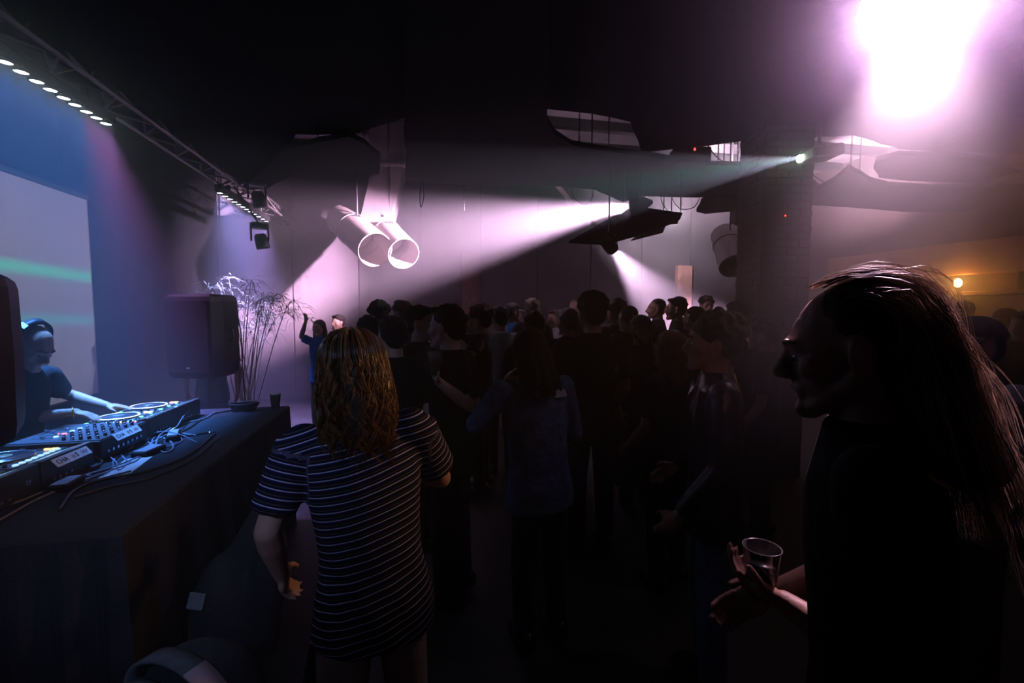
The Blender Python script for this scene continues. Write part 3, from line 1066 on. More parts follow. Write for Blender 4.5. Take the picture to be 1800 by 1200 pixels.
mx = thing('dj_mixer', 'four channel mixer crowded with knobs, between the media players', 'mixer', (XREAR - D / 2, PY[2], ZTAB))
MW = 0.40
MB().bbox((0, 0, 0.06), (D, MW, 0.10), 0.006).build('body', M_DECKB, mx)
MB().bbox((0, 0, 0.1115), (D - 0.01, MW - 0.01, 0.003), 0.001).build('top_plate', M_DECK, mx)
for sx in (-1, 1):
    for sy in (-1, 1):
        MB().cone((sx * 0.16, sy * 0.16, 0), (sx * 0.16, sy * 0.16, 0.012), 0.018, 0.018, 10).build('foot', M_RUBBER, mx)
for c in range(7):
    y = -0.17 + c * 0.0567
    for r_ in range(6):
        x = D / 2 - 0.03 - r_ * 0.036
        if c in (0, 6) and r_ > 4:
            continue
        kn = obj('knob', knob_mesh if (c + r_) % 3 else knobs_mesh, mx, (x, y, 0.113), (0, 0, random.uniform(-2, 2)))
        obj('pointer', ptr_mesh, kn)
for c in range(4):
    y = -0.115 + c * 0.0567
    MB().box((-0.10, y, 0.1135), (0.09, 0.004, 0.002)).build('fader_slot', M_INK, mx)
    MB().bbox((-0.10 + 0.03 * math.sin(c * 2.1), y, 0.121), (0.014, 0.02, 0.014), 0.002).build('fader_cap', M_SILV, mx)
    obj('button', btn['r' if c == 1 else 'b'], mx, (D / 2 - 0.255, y + 0.02, 0.113))
MB().box((-0.17, 0, 0.1135), (0.004, 0.09, 0.002)).build('fader_slot', M_INK, mx)
MB().bbox((-0.17, 0.02, 0.121), (0.02, 0.014, 0.014), 0.002).build('fader_cap', M_SILV, mx)
for r_ in range(5):
    obj('button', btn['a' if r_ == 2 else 'r' if r_ == 0 else 'b'], mx, (D / 2 - 0.05 - r_ * 0.035, 0.195, 0.113))
for i in range(8):
    MB().cone((D / 2, -0.16 + i * 0.04, 0.045), (D / 2 + 0.008, -0.16 + i * 0.04, 0.045), 0.008, 0.008, 10).build('socket', M_SILV, mx)
label_strip(mx, D / 2 + 0.014, -0.01, 0.100, R(-38))

# ------------------------------------------------------------------ loose things on the table
M_ADAPT = mat('grey_adaptor_plastic', (0.40, 0.38, 0.44), 0.4, var=0.05)
M_CBL = mat('black_cable', (0.02, 0.02, 0.022), 0.4, spec=0.6)
M_CBLG = mat('grey_cable', (0.25, 0.24, 0.30), 0.4, spec=0.6)
M_CBLR = mat('red_plug', (0.6, 0.05, 0.06), 0.4)


def adaptor(label, px, py, size, rot):
    p = atz(px, py, ZTAB)
    t = thing('power_adaptor', label, 'power adaptor', (p.x, p.y, ZTAB), rot, 'power adaptors on the table')
    MB().bbox((0, 0, size[2] / 2), size, 0.006).build('case', M_PLASTIC, t)
    MB().bbox((0, 0, size[2] + 0.001), (size[0] * 0.8, size[1] * 0.86, 0.002), 0.0006).build('label', M_ADAPT, t)
    MB().cone((0, size[1] / 2, size[2] / 2), (0, size[1] / 2 + 0.03, size[2] / 2), 0.007, 0.004, 8).build('strain_relief', M_RUBBER, t)
    return t


adaptor('flat power adaptor with a pale label nearest the photographer', 117, 856, (0.07, 0.13, 0.03), R(4))
adaptor('flat power adaptor beside the white paper under the cable tangle', 262, 797, (0.08, 0.15, 0.03), R(-10))
adaptor('long adaptor with a shiny edge behind the cable loops', 305, 770, (0.06, 0.18, 0.035), R(20))
pp0 = atz(222, 822, ZTAB)
o = MB().bbox((0, 0, 0.002), (0.11, 0.30, 0.003), 0.0006).build('paper_sheet', M_LBL, None, False, (pp0.x, pp0.y, ZTAB), (0, 0, R(8)))
tag(o, 'white paper sheet lying among the cables on the table', 'paper')


def cable(label, ctrl, r=0.0045, m_=None, plugs=()):
    pts = []
    for c in ctrl:
        z = ZTAB + r + 0.001 + (c[2] if len(c) > 2 else 0)
        pts.append(atz(c[0], c[1], z))
    pts = spline(pts, 8)
    for p in pts:
        p.z = max(p.z, ZTAB + r + 0.001)
    t = thing('cable', label, 'cable', (pts[0].x, pts[0].y, ZTAB), 0, 'cables strewn over the table')
    off = Vector((pts[0].x, pts[0].y, ZTAB))
    MB().tube([p - off for p in pts], r, 6).build('cord', m_ or M_CBL, t, True)
    for e, m2 in plugs:
        p = pts[e] - off
        q = pts[e - 4 if e else 4] - off
        d = (q - p).normalized()
        MB().lathe(p - d * 0.002, d, [(0, 0.005), (0.0, 0.0065), (0.03, 0.0065), (0.035, 0.0045)], 8, True, True).build('plug', m2, t)
    return t


cable('long black cable running along the table edge under the adaptor', [(378, 762), (330, 800), (255, 828), (180, 842), (130, 862), (105, 895)], 0.006)
cable('outermost thin black cable along the table edge', [(385, 768), (340, 806), (270, 838), (190, 856), (130, 874)], 0.0045)
cable('grey cable sweeping from the paper to the left edge', [(250, 800), (200, 820), (140, 838), (70, 866), (20, 885), (-40, 893)], 0.005, M_CBLG, ((0, M_CBLR),))
cable('grey cable parallel to the sweep, lower at the left edge', [(235, 812), (180, 832), (110, 858), (60, 880), (15, 905), (-30, 930)], 0.0045, M_CBLG)
cable('dark cable looping in a big ring beside the adaptor', [(215, 803), (235, 812), (262, 786), (270, 770), (282, 768), (300, 776), (304, 788), (290, 795), (275, 785), (280, 766, .02), (300, 752, .03)], 0.0045, M_CBLG)
cable('small ring of black cable by the farther adaptor', [(240, 795), (258, 778), (268, 764), (285, 766), (280, 784), (262, 790), (258, 776)], 0.004, M_CBL)
cable('thin cable rising from an orange plug towards the pole', [(300, 757, .01), (312, 748, .03), (322, 732, .05), (334, 722, .06)], 0.0035, M_CBLG, ((0, mat('orange_plug', (0.9, 0.35, 0.06), 0.4)),))
cable('cable with red plugs behind the mixer', [(240, 758, .03), (262, 752, .02), (285, 757), (310, 760), (345, 765)], 0.0045, M_CBLG, ((0, M_CBLR),))
cable('second red plugged cable crossing the tangle', [(250, 766, .02), (275, 762), (300, 772), (330, 766), (378, 758)], 0.0045, M_CBL, ((0, M_CBLR), (-1, M_SILV)))
cable('cable tying the tangle left of the paper', [(190, 800, .02), (204, 812), (208, 826), (222, 815), (214, 800), (200, 808), (198, 824), (180, 836)], 0.0035, M_CBLG)
cable('black cable disappearing behind the first label strip', [(165, 800, .03), (180, 812), (160, 824), (120, 838), (150, 846), (230, 828)], 0.0045, M_CBL, ((0, M_CBLR),))
cable('short silver tipped cable lying near the nearest player', [(118, 829), (140, 833), (160, 836)], 0.004, M_CBLG, ((0, M_SILV),))
cable('bundle cable at the far end of the tangle', [(310, 746), (340, 740), (360, 735), (378, 724)], 0.005, M_CBLG)
cable('black cable trailing to the loudspeaker pole', [(300, 768), (335, 750), (365, 730), (400, 722), (430, 718)], 0.005, M_CBL)
cable('tangled cable between the adaptors', [(225, 790), (250, 774), (285, 786), (320, 774), (300, 762), (270, 776), (235, 800)], 0.004, M_CBLG)
cable('thin violet lit cable across the long adaptor', [(262, 762, .02), (292, 758, .04), (318, 764, .03), (348, 778)], 0.003, M_CBLG)

# beer cup on the corner of the table, coil of cable and bag near the pole
M_CUPP = mat('clear_cup_plastic', (0.8, 0.75, 0.7), 0.15, spec=0.6, var=0.02)
b_ = M_CUPP.node_tree.nodes['Principled BSDF']
b_.inputs['Transmission Weight'].default_value = 0.85
M_BEER = mat('lager', (0.75, 0.38, 0.08), 0.2, var=0.05)
M_FOAMB = mat('beer_foam', (0.75, 0.70, 0.66), 0.8, var=0.08)


def beer_cup(label, p, fill=0.8, tint=None, group='plastic cups'):
    t = thing('beer_cup', label, 'cup', p, 0, group)
    MB().lathe((0, 0, 0), (0, 0, 1), [(0, 0.028), (0.11, 0.039), (0.112, 0.041), (0.113, 0.040), (0.11, 0.0375), (0.003, 0.0265)], 24, True).build('cup', M_CUPP, t, True)
    h = 0.108 * fill
    MB().lathe((0, 0, 0.004), (0, 0, 1), [(0, 0.0255), (h, 0.0255 + 0.0105 * fill), (h, 0.0005)], 24, True).build('drink', tint or M_BEER, t, True)
    if tint is None:
        MB().lathe((0, 0, 0.0045 + h), (0, 0, 1), [(0, 0.0255 + 0.0105 * fill), (0.018, 0.0265 + 0.012 * fill), (0.022, 0.02), (0.022, 0.0005)], 24, True).build('foam', M_FOAMB, t, True)
    return t


cp = atz(487, 712, ZTAB)
beer_cup('plastic cup of beer on the far corner of the booth table', (TX1 - 0.07, TY1 - 0.08, ZTAB))
cb = thing('cable_coil', 'dark coil of cable on the far end of the table', 'cable', (atz(437, 717, ZTAB).x, TY1 - 0.12, ZTAB))
for k in range(5):
    pts = [(0.075 * math.cos(w) * (1 + 0.1 * k), 0.06 * math.sin(w), 0.008 + 0.012 * k + 0.004 * math.sin(3 * w + k)) for w in [2 * math.pi * i / 20 for i in range(21)]]
    MB().tube(pts, 0.006, 6).build('turn', M_RUBBER, cb, True)


# ------------------------------------------------------------------ loudspeakers on stands
def loudspeaker(label, loc, w, d, h, zb_, rotz, handles=True):
    """moulded cabinet, wedge sided, wider at the front (local -Y)"""
    t = thing('loudspeaker', label, 'loudspeaker', (loc[0], loc[1], zb_), rotz, 'loudspeakers on poles')
    prof = [(-w / 2, -d / 2), (w / 2, -d / 2), (w / 2, -d / 6), (w / 2 * 0.62, d / 2), (-w / 2 * 0.62, d / 2), (-w / 2, -d / 6)]
    levels = [(0.0, 0.86), (0.03 * h, 0.94), (0.10 * h, 0.97), (0.5 * h, 1.0), (0.92 * h, 0.985), (0.97 * h, 0.95), (h, 0.86)]
    vs, fs = [], []
    for z, s in levels:
        vs += [(x * s, y * s, z) for x, y in prof]
    n_ = len(prof)
    for k_ in range(len(levels) - 1):
        for i in range(n_):
            j = (i + 1) % n_
            fs.append((k_ * n_ + i, k_ * n_ + j, (k_ + 1) * n_ + j, (k_ + 1) * n_ + i))
    fs.append(tuple(range(n_))[::-1])
    fs.append(tuple(range((len(levels) - 1) * n_, len(levels) * n_)))
    MB().add(vs, fs).build('cabinet', M_PLASTIC, t)
    MB().bbox((0, -d / 2 - 0.006, h * 0.5), (w * 0.90, 0.016, h * 0.86), 0.005).build('grille', mat('black_grille', (0.004, 0.004, 0.005), 0.8, spec=0.1, bump=0.5, bump_scale=300), t)
    MB().bbox((0, -d / 2 - 0.016, h * 0.13), (0.03, 0.004, 0.014), 0.001).build('badge', M_SILV, t)
    for sx in ((-1, 1) if handles else ()):
        MB().tube(spline([(sx * w * 0.44, 0.02, h * 0.42), (sx * w * 0.5, 0.03, h * 0.46), (sx * w * 0.5, 0.03, h * 0.56), (sx * w * 0.44, 0.02, h * 0.60)], 4), 0.010, 6).build('handle', M_PLASTIC, t)
    return t


def stand(label, loc, ztop, foot_r=0.42):
    t = thing('speaker_stand', label, 'stand', (loc[0], loc[1], 0), 0.4, 'loudspeaker stands')
    MB().cone((0, 0, 0.12), (0, 0, ztop), 0.019, 0.019, 12).build('pole', M_DARKST, t)
    MB().cone((0, 0, 0.55), (0, 0, 0.68), 0.03, 0.03, 12).build('collar', M_PLASTIC, t)
    for k_ in range(3):
        a = 2 * math.pi * k_ / 3
        MB().cone((0.02 * math.cos(a), 0.02 * math.sin(a), 0.6), (foot_r * math.cos(a), foot_r * math.sin(a), 0.015), 0.013, 0.013, 8).build('leg', M_DARKST, t)
    return t


sp = at(366, 600, 4.05)
zb2, zt2 = at(366, 660, 4.05).z, at(366, 518, 4.05).z
loudspeaker('dark loudspeaker on a pole beyond the far end of the table', sp, 0.44, 0.42, zt2 - zb2, zb2, R(-20))
stand('dark pole stand carrying the loudspeaker beyond the table', sp, zb2 - 0.001, 0.36)
sp1 = at(35, 600, 1.35) - Vector((math.cos(YAW), -math.sin(YAW), 0)) * 0.27
zb1, zt1 = at(20, 782, 1.35).z, at(20, 478, 1.35).z
loudspeaker('black loudspeaker cut off by the left edge of the picture', sp1, 0.42, 0.36, zt1 - zb1, zb1, R(12), False)
stand('black pole stand under the loudspeaker at the left edge', sp1, zb1 - 0.001, 0.25)
scb = [at(418, 556, 4.05), at(424, 590, 4.0), at(426, 640, 3.98), at(430, 690, 4.0), at(433, 740, 4.05)]
pts = spline(scb, 6)
tag(MB().tube([p - pts[0] for p in pts], 0.006, 6).build('speaker_cable', M_RUBBER, None, True, pts[0]), 'thin black cable hanging down beside the far loudspeaker', 'cable')

# ------------------------------------------------------------------ tall dry plant in the far corner
pb = at(425, 600, 5.9)
plant = thing('potted_plant', 'tall feathery dry plant behind the far loudspeaker', 'plant', (pb.x, pb.y, 0))
M_POT = mat('clay_pot', (0.20, 0.10, 0.07), 0.8)
M_LEAF = mat('dry_pale_leaf', (0.30, 0.25, 0.18), 0.6, var=0.25, scale=6)
M_STEM = mat('dry_stem', (0.30, 0.24, 0.16), 0.7)
MB().lathe((0, 0, 0), (0, 0, 1), [(0, 0.16), (0.30, 0.22), (0.34, 0.235), (0.36, 0.23), (0.33, 0.20)], 24, True).build('pot', M_POT, plant, True)
rnd = random.Random(5)
stems, leaves = MB(), MB()
for s_ in range(20):
    a = rnd.uniform(0, 2 * math.pi)
    topz = rnd.uniform(1.55, 2.15)
    sp_ = rnd.uniform(0.10, 0.55)
    p0_ = Vector((rnd.uniform(-.1, .1), rnd.uniform(-.1, .1), 0.3))
    tip = Vector((math.cos(a) * sp_ + 0.12, math.sin(a) * sp_, topz))
    mid = p0_.lerp(tip, 0.6) + Vector((0, 0, 0.16))
    end = tip + Vector((math.cos(a) * 0.20, math.sin(a) * 0.20, -rnd.uniform(0.1, 0.4)))
    path = spline([p0_, mid, tip, end], 7)
    stems.tube(path, [0.008 * (1 - 0.75 * k_ / (len(path) - 1)) for k_ in range(len(path))], 5)
    for k_ in range(7, len(path) - 1):
        for _ in range(3):
            base = path[k_].lerp(path[k_ + 1], rnd.random())
            dr = Vector((rnd.uniform(-1, 1), rnd.uniform(-1, 1), rnd.uniform(-0.3, 0.5))).normalized()
            L_ = rnd.uniform(0.12, 0.26)
            q1 = base + dr * L_ * 0.55
            q2 = base + dr * L_ + Vector((0, 0, -rnd.uniform(0.04, 0.12)))
            sd = dr.cross(Vector((0, 0, 1))).normalized() * rnd.uniform(0.004, 0.007)
            leaves.add([base, q1 + sd, q2, q1 - sd + Vector((0, 0, 0.004))], [(0, 1, 2, 3)])
stems.build('stems', M_STEM, plant, True)
lf = leaves.build('foliage', M_LEAF, plant)
lf['kind'] = 'stuff'

# ------------------------------------------------------------------ flight case with a rucksack and a coat, lower left
fc0 = Vector((-0.62, 1.42, 0))
fc = thing('flight_case', 'black flight case in front of the booth table', 'case', fc0, R(6))
MB().bbox((0, 0, 0.24), (0.52, 0.62, 0.44), 0.01).build('body', M_PLASTIC, fc)
for sx in (-1, 1):
    for sy in (-1, 1):
        MB().cone((sx * 0.2, sy * 0.25, 0.03), (sx * 0.2 + 0.03, sy * 0.25, 0.03), 0.03, 0.03, 12).build('wheel', M_RUBBER, fc)
        MB().bbox((sx * 0.26, sy * 0.31, 0.24), (0.02, 0.02, 0.45), 0.004).build('corner_trim', M_DARKST, fc)
M_RUCK = mat('dark_ripstop', (0.035, 0.045, 0.05), 0.7, var=0.3, scale=12, bump=0.3)
M_BAND = mat('grey_green_webbing', (0.16, 0.19, 0.20), 0.8, var=0.2, scale=30)
M_PATCH = mat('pale_pink_patch', (0.75, 0.55, 0.62), 0.8, var=0.08)
rk = thing('rucksack', 'dark rucksack with a grey band and a pale patch, lower left', 'rucksack', (fc0.x, fc0.y, 0.462), R(-35))
mb = MB()
mb.ell((0, 0, 0.13), (0.20, 0.14, 0.13)).ell((0.05, -0.03, 0.16), (0.16, 0.13, 0.10)).ell((-0.10, 0, 0.09), (0.12, 0.13, 0.09)).ell((0, -0.11, 0.10), (0.13, 0.06, 0.08))
sculpt('body', mb, M_RUCK, rk, 0.012, 6)


def band(y, z0, w_, m_, a0, a1, rx, rz, name, thick=0.012):
    b = MB()
    vs, fs = [], []
    nn = 18
    for k_ in range(nn + 1):
        a = a0 + (a1 - a0) * k_ / nn
        for yy, rr in ((y - w_ / 2, 0), (y + w_ / 2, 0), (y + w_ / 2, thick), (y - w_ / 2, thick)):
            vs.append((math.cos(a) * (rx + rr), yy, z0 + math.sin(a) * (rz + rr)))
    for k_ in range(nn):
        for i in range(4):
            j = (i + 1) % 4
            fs.append((k_ * 4 + i, k_ * 4 + j, k_ * 4 + 4 + j, k_ * 4 + 4 + i))
    fs += [(0, 1, 2, 3), (nn * 4 + 3, nn * 4 + 2, nn * 4 + 1, nn * 4)]
    b.add(vs, fs)
    return b.build(name, m_, rk, True)


band(-0.06, 0.12, 0.055, M_BAND, R(35), R(175), 0.21, 0.145, 'strap')
band(-0.125, 0.10, 0.03, M_BAND, R(25), R(170), 0.19, 0.13, 'strap')
band(-0.06, 0.12, 0.057, M_PATCH, R(42), R(72), 0.213, 0.148, 'patch', 0.013)
band(-0.125, 0.10, 0.012, M_PATCH, R(30), R(62), 0.193, 0.133, 'patch', 0.013)
ct = thing('black_coat', 'black coat heaped behind the rucksack against the table', 'coat', (-0.77, 2.03, 0.0), R(-10))
mb = MB()
mb.ell((0, 0, 0.35), (0.155, 0.15, 0.36)).cap((-0.06, 0, 0.45), (0.16, 0.05, 0.90), 0.09, 0.05).cap((0.1, 0, 0.3), (0.2, -0.02, 0.74), 0.09, 0.06).ell((0, 0, 0.1), (0.165, 0.18, 0.105))
M_COAT = mat('black_coat_cloth', (0.02, 0.022, 0.024), 0.85, bump=0.3)
sculpt('cloth', mb, M_COAT, ct, 0.016, 5)
MB().bbox((0, 0, 0), (0.07, 0.012, 0.06), 0.004).build('patch', M_BAND, ct, False, (-0.06, -0.115, 0.57), (R(-22), 0, R(-12)))
# ================================================================== people
def skin(name, col):
    m = mat(name, col, 0.5, spec=0.4, var=0.10, scale=20, bump=0.08, bump_scale=90)
    b = m.node_tree.nodes['Principled BSDF']
    return m


SK_A = skin('skin_fair', (0.55, 0.33, 0.25))
SK_B = skin('skin_tan', (0.42, 0.24, 0.17))
SK_C = skin('skin_brown', (0.26, 0.14, 0.10))
H_DARK = mat('hair_dark_brown', (0.016, 0.012, 0.010), 0.65, spec=0.2, var=0.4, scale=60, bump=0.5, bump_scale=120)
H_BROWN = mat('hair_brown', (0.09, 0.05, 0.03), 0.45, spec=0.5, var=0.4, scale=60, bump=0.5, bump_scale=120)
H_BLOND = mat('hair_fair', (0.30, 0.20, 0.12), 0.45, spec=0.5, var=0.3, scale=60, bump=0.5, bump_scale=120)
H_RED = mat('hair_auburn', (0.14, 0.045, 0.025), 0.45, spec=0.5, var=0.3, scale=60, bump=0.5, bump_scale=120)
M_TEE = mat('black_cotton', (0.016, 0.016, 0.018), 0.9, spec=0.15, bump=0.35, bump_scale=14)
M_TEEG = mat('charcoal_cotton', (0.045, 0.045, 0.05), 0.9, spec=0.15, bump=0.35, bump_scale=14)
M_TEEN = mat('navy_cotton', (0.02, 0.03, 0.06), 0.9, spec=0.15, bump=0.35, bump_scale=14)
M_TEEB = mat('blue_cotton', (0.03, 0.16, 0.45), 0.9, spec=0.15, bump=0.35, bump_scale=14)
M_TEEW = mat('pale_cotton', (0.55, 0.52, 0.55), 0.9, spec=0.15, bump=0.35, bump_scale=14)
M_TEEL = mat('grey_blue_cotton', (0.16, 0.19, 0.25), 0.9, spec=0.15, bump=0.35, bump_scale=14)
M_TEAL = mat('faded_teal_cotton', (0.10, 0.22, 0.27), 0.9, spec=0.15, bump=0.35, bump_scale=14)
M_DENIM = mat('blue_denim', (0.09, 0.16, 0.30), 0.85, spec=0.15, var=0.45, scale=16, bump=0.4, bump_scale=40)
M_JEANS = mat('dark_jeans', (0.025, 0.03, 0.045), 0.85, var=0.3, bump=0.3, bump_scale=30)
M_CHINO = mat('stone_chinos', (0.33, 0.28, 0.22), 0.85, var=0.15, bump=0.3, bump_scale=18)
M_LEATH = mat('dark_leather', (0.02, 0.02, 0.022), 0.32, spec=0.6, bump=0.4, bump_scale=20)
M_EYE = mat('eye_white', (0.35, 0.31, 0.29), 0.2, var=0.02)
M_IRIS = mat('dark_iris', (0.03, 0.02, 0.015), 0.15)
M_GOLD = mat('gold_bracelet', (0.85, 0.6, 0.2), 0.2, metal=1.0)
M_CAP = mat('dark_cap_cloth', (0.025, 0.026, 0.032), 0.85, bump=0.2)
M_CAPG = mat('grey_cap_cloth', (0.16, 0.16, 0.18), 0.85, bump=0.2)

shoe_mb = MB()
shoe_mb.ell((0, 0.05, 0.045), (0.045, 0.13, 0.045)).ell((0, -0.03, 0.07), (0.042, 0.06, 0.06))
shoe_mesh = shoe_mb.mesh('shoe', True)
shoe_mesh.materials.append(M_LEATH)


def hand(mb, wrist, d, palm, side, s=1.0, curl=0.5, spread=1.0, thumb_up=0.0):
    """palm plus five fingers; d = pointing direction, palm = palm normal, side = +1 thumb towards d x palm"""
    d = Vector(d).normalized()
    palm = Vector(palm)
    palm = (palm - d * palm.dot(d)).normalized()
    lat = d.cross(palm) * side
    wrist = Vector(wrist)
    rot = Matrix((lat, d, palm)).transposed()
    mb.ell(wrist + d * 0.045 * s, (0.040 * s, 0.050 * s, 0.016 * s), rot, 14, 10)
    mb.ell(wrist + d * 0.035 * s + lat * 0.022 * s + palm * 0.008 * s, (0.020 * s, 0.032 * s, 0.017 * s), rot, 12, 8)
    for i, (off, L) in enumerate(((0.030, 0.072), (0.010, 0.082), (-0.010, 0.076), (-0.029, 0.060))):
        p = wrist + d * (0.082 - 0.006 * abs(i - 1)) * s + lat * off * s * spread
        a = 0.15 * curl
        dirv = (d + lat * off * 3.0 * (spread - 0.6)).normalized()
        q = p
        r0 = 0.0088 * s
        for k_, frac in enumerate((0.45, 0.32, 0.23)):
            a += curl * (0.55 if k_ else 0.45)
            dd = dirv * math.cos(a) + palm * math.sin(a)
            q2 = q + dd * L * frac * s
            mb.cap(q, q2, r0, r0 * 0.92, 8)
            q, r0 = q2, r0 * 0.92
    q = wrist + d * 0.022 * s + lat * 0.034 * s + palm * 0.006 * s
    td = (lat * 0.75 + d * 0.75 + palm * (0.25 + 0.3 * curl)).normalized()
    q2 = q + td * 0.034 * s
    mb.cap(q, q2, 0.0115 * s, 0.0105 * s, 8)
    td2 = (lat * (0.35 - 0.3 * curl) + d * 0.9 + palm * (0.2 + 0.5 * curl)).normalized()
    mb.cap(q2, q2 + td2 * 0.032 * s, 0.0105 * s, 0.0085 * s, 8)


def head_shape(mb, C, Rm, s=1.0, full=1.0, detail=True):
    """Rm: head rotation; face looks along local +Y"""
    def P(x, y, z):
        return C + Rm @ Vector((x, y, z)) * s
    e = lambda x, y, z, a, b, c: mb.ell(P(x, y, z), (a * s, b * s, c * s), Rm, 16, 12)
    e(0, -0.018, 0.034, 0.077, 0.097, 0.086)
    e(0, 0.022, 0.015, 0.068, 0.070, 0.075)
    e(0, 0.028, -0.035, 0.057, 0.060, 0.080)
    for sx in (-1, 1):
        mb.cap(P(sx * 0.052, -0.005, -0.045), P(sx * 0.016, 0.070, -0.098), 0.022 * s, 0.019 * s)
        e(sx * 0.044, 0.052, -0.022, 0.024, 0.028, 0.024)
        # ear
        mb.ell(P(sx * 0.079, -0.012, -0.006), (0.009 * s, 0.020 * s, 0.032 * s), Rm @ Matrix.Rotation(sx * R(-18), 3, 'Z'), 12, 10)
        mb.ell(P(sx * 0.076, -0.006, -0.030), (0.008 * s, 0.010 * s, 0.012 * s), Rm, 10, 8)
    mb.cap(P(-0.014, 0.080, -0.098), P(0.014, 0.080, -0.098), 0.018 * s, 0.018 * s)
    # brow, nose, lips
    mb.cap(P(-0.040, 0.072, 0.022), P(0, 0.088, 0.024), 0.012 * s, 0.013 * s)
    mb.cap(P(0.040, 0.072, 0.022), P(0, 0.088, 0.024), 0.012 * s, 0.013 * s)
    mb.cap(P(0, 0.089, 0.014), P(0, 0.113, -0.026), 0.0095 * s, 0.0125 * s)
    for sx in (-1, 1):
        e(sx * 0.012, 0.101, -0.032, 0.010, 0.013, 0.009)
        e(sx * 0.031, 0.069, -0.001, 0.015, 0.014, 0.011)
    mb.cap(P(-0.020, 0.080, -0.058), P(0, 0.092, -0.055), 0.007 * s, 0.0085 * s)
    mb.cap(P(0.020, 0.080, -0.058), P(0, 0.092, -0.055), 0.007 * s, 0.0085 * s)
    mb.cap(P(-0.016, 0.082, -0.069), P(0.016, 0.082, -0.069), 0.008 * s, 0.008 * s)
    return P


def hair_shape(mb, C, Rm, s, style, seed):
    rnd = random.Random(seed)

    def P(x, y, z):
        return C + Rm @ Vector((x, y, z)) * s
    e = lambda x, y, z, a, b, c: mb.ell(P(x, y, z), (a * s, b * s, c * s), Rm, 16, 12)
    if style in ('short', 'curly', 'crop'):
        g = 0.0 if style == 'short' else (0.008 if style == 'curly' else -0.006)
        e(0, -0.024, 0.050, 0.082 + g, 0.098 + g, 0.082 + g)
        e(0, -0.062, 0.000, 0.068 + g, 0.058 + g, 0.072)
        for sx in (-1, 1):
            e(sx * 0.055, -0.030, 0.018, 0.026, 0.050, 0.040)
        nb, rr = (70, 0.020) if style == 'curly' else ((46, 0.012) if style == 'short' else (0, 0))
        for _ in range(nb):
            th, ph = math.acos(rnd.uniform(-0.15, 1)), rnd.uniform(0, 2 * math.pi)
            x, y, z = math.sin(th) * math.cos(ph), math.sin(th) * math.sin(ph), math.cos(th)
            if y > 0.75 and z < 0.5:
                continue
            q = rr * rnd.uniform(0.6, 1.2)
            e(x * (0.080 + g), -0.026 + y * (0.096 + g), 0.048 + z * (0.080 + g), q, q, q)
        if style == 'short':
            for sx in (-1, 0, 1):
                e(sx * 0.03, 0.055, 0.098, 0.03, 0.03, 0.018)
    elif style == 'long':
        e(0, -0.026, 0.046, 0.088, 0.102, 0.086)
        e(0, -0.065, -0.02, 0.082, 0.060, 0.11)
        for sx in (-1, 1):
            mb.cap(P(sx * 0.072, -0.02, 0.03), P(sx * 0.082, -0.03, -0.17), 0.032 * s, 0.024 * s)
            mb.cap(P(sx * 0.04, -0.075, 0.0), P(sx * 0.05, -0.08, -0.22), 0.042 * s, 0.026 * s)
        mb.cap(P(0, -0.08, 0), P(0.0, -0.095, -0.24), 0.045 * s, 0.03 * s)
        for _ in range(30):
            x = rnd.uniform(-0.085, 0.085)
            mb.cap(P(x, -0.07 - 0.03 * (1 - (x / 0.09) ** 2), -0.02), P(x * 1.1, -0.09, rnd.uniform(-0.28, -0.20)), 0.012 * s, 0.006 * s, 6)
    elif style == 'bun':
        e(0, -0.026, 0.046, 0.084, 0.100, 0.082)
        e(0, -0.062, 0.0, 0.068, 0.055, 0.07)
        e(0, -0.10, 0.09, 0.04, 0.04, 0.04)


def cap_hat(parent, C, Rm, s, m_, back=False):
    def P(x, y, z):
        return C + Rm @ Vector((x, y, z)) * s
    mb = MB()
    vs, fs = [], []
    nu, nv = 24, 8
    for j in range(nv + 1):
        th = R(88) * j / nv
        for i in range(nu):
            ph = 2 * math.pi * i / nu
            vs.append(P(0.088 * math.sin(th) * math.cos(ph), -0.012 + 0.108 * math.sin(th) * math.sin(ph), 0.045 + 0.092 * math.cos(th)))
    for j in range(nv):
        for i in range(nu):
            k_ = (i + 1) % nu
            fs.append((j * nu + i, (j + 1) * nu + i, (j + 1) * nu + k_, j * nu + k_))
    mb.add(vs, fs)
    sg = -1 if back else 1
    vs2 = []
    for k_ in range(11):
        a = R(20) + R(140) * k_ / 10
        for rr, dz in ((1.0, 0.0), (1.0, 0.006), (1.55, -0.012), (1.55, -0.018)):
            vs2.append(P(0.088 * math.cos(a) * (rr if rr < 1.1 else 1.08), sg * (0.108 * math.sin(a) * rr) - 0.012, 0.045 + dz - (0.006 * abs(math.cos(a)) if rr > 1.1 else 0)))
    fs2 = []
    for k_ in range(10):
        for i in range(4):
            j = (i + 1) % 4
            fs2.append((k_ * 4 + i, k_ * 4 + j, k_ * 4 + 4 + j, k_ * 4 + 4 + i))
    c = mb.build('cap', m_, parent, True)
    MB().add(vs2, fs2).build('brim', m_, c, True)
    return c


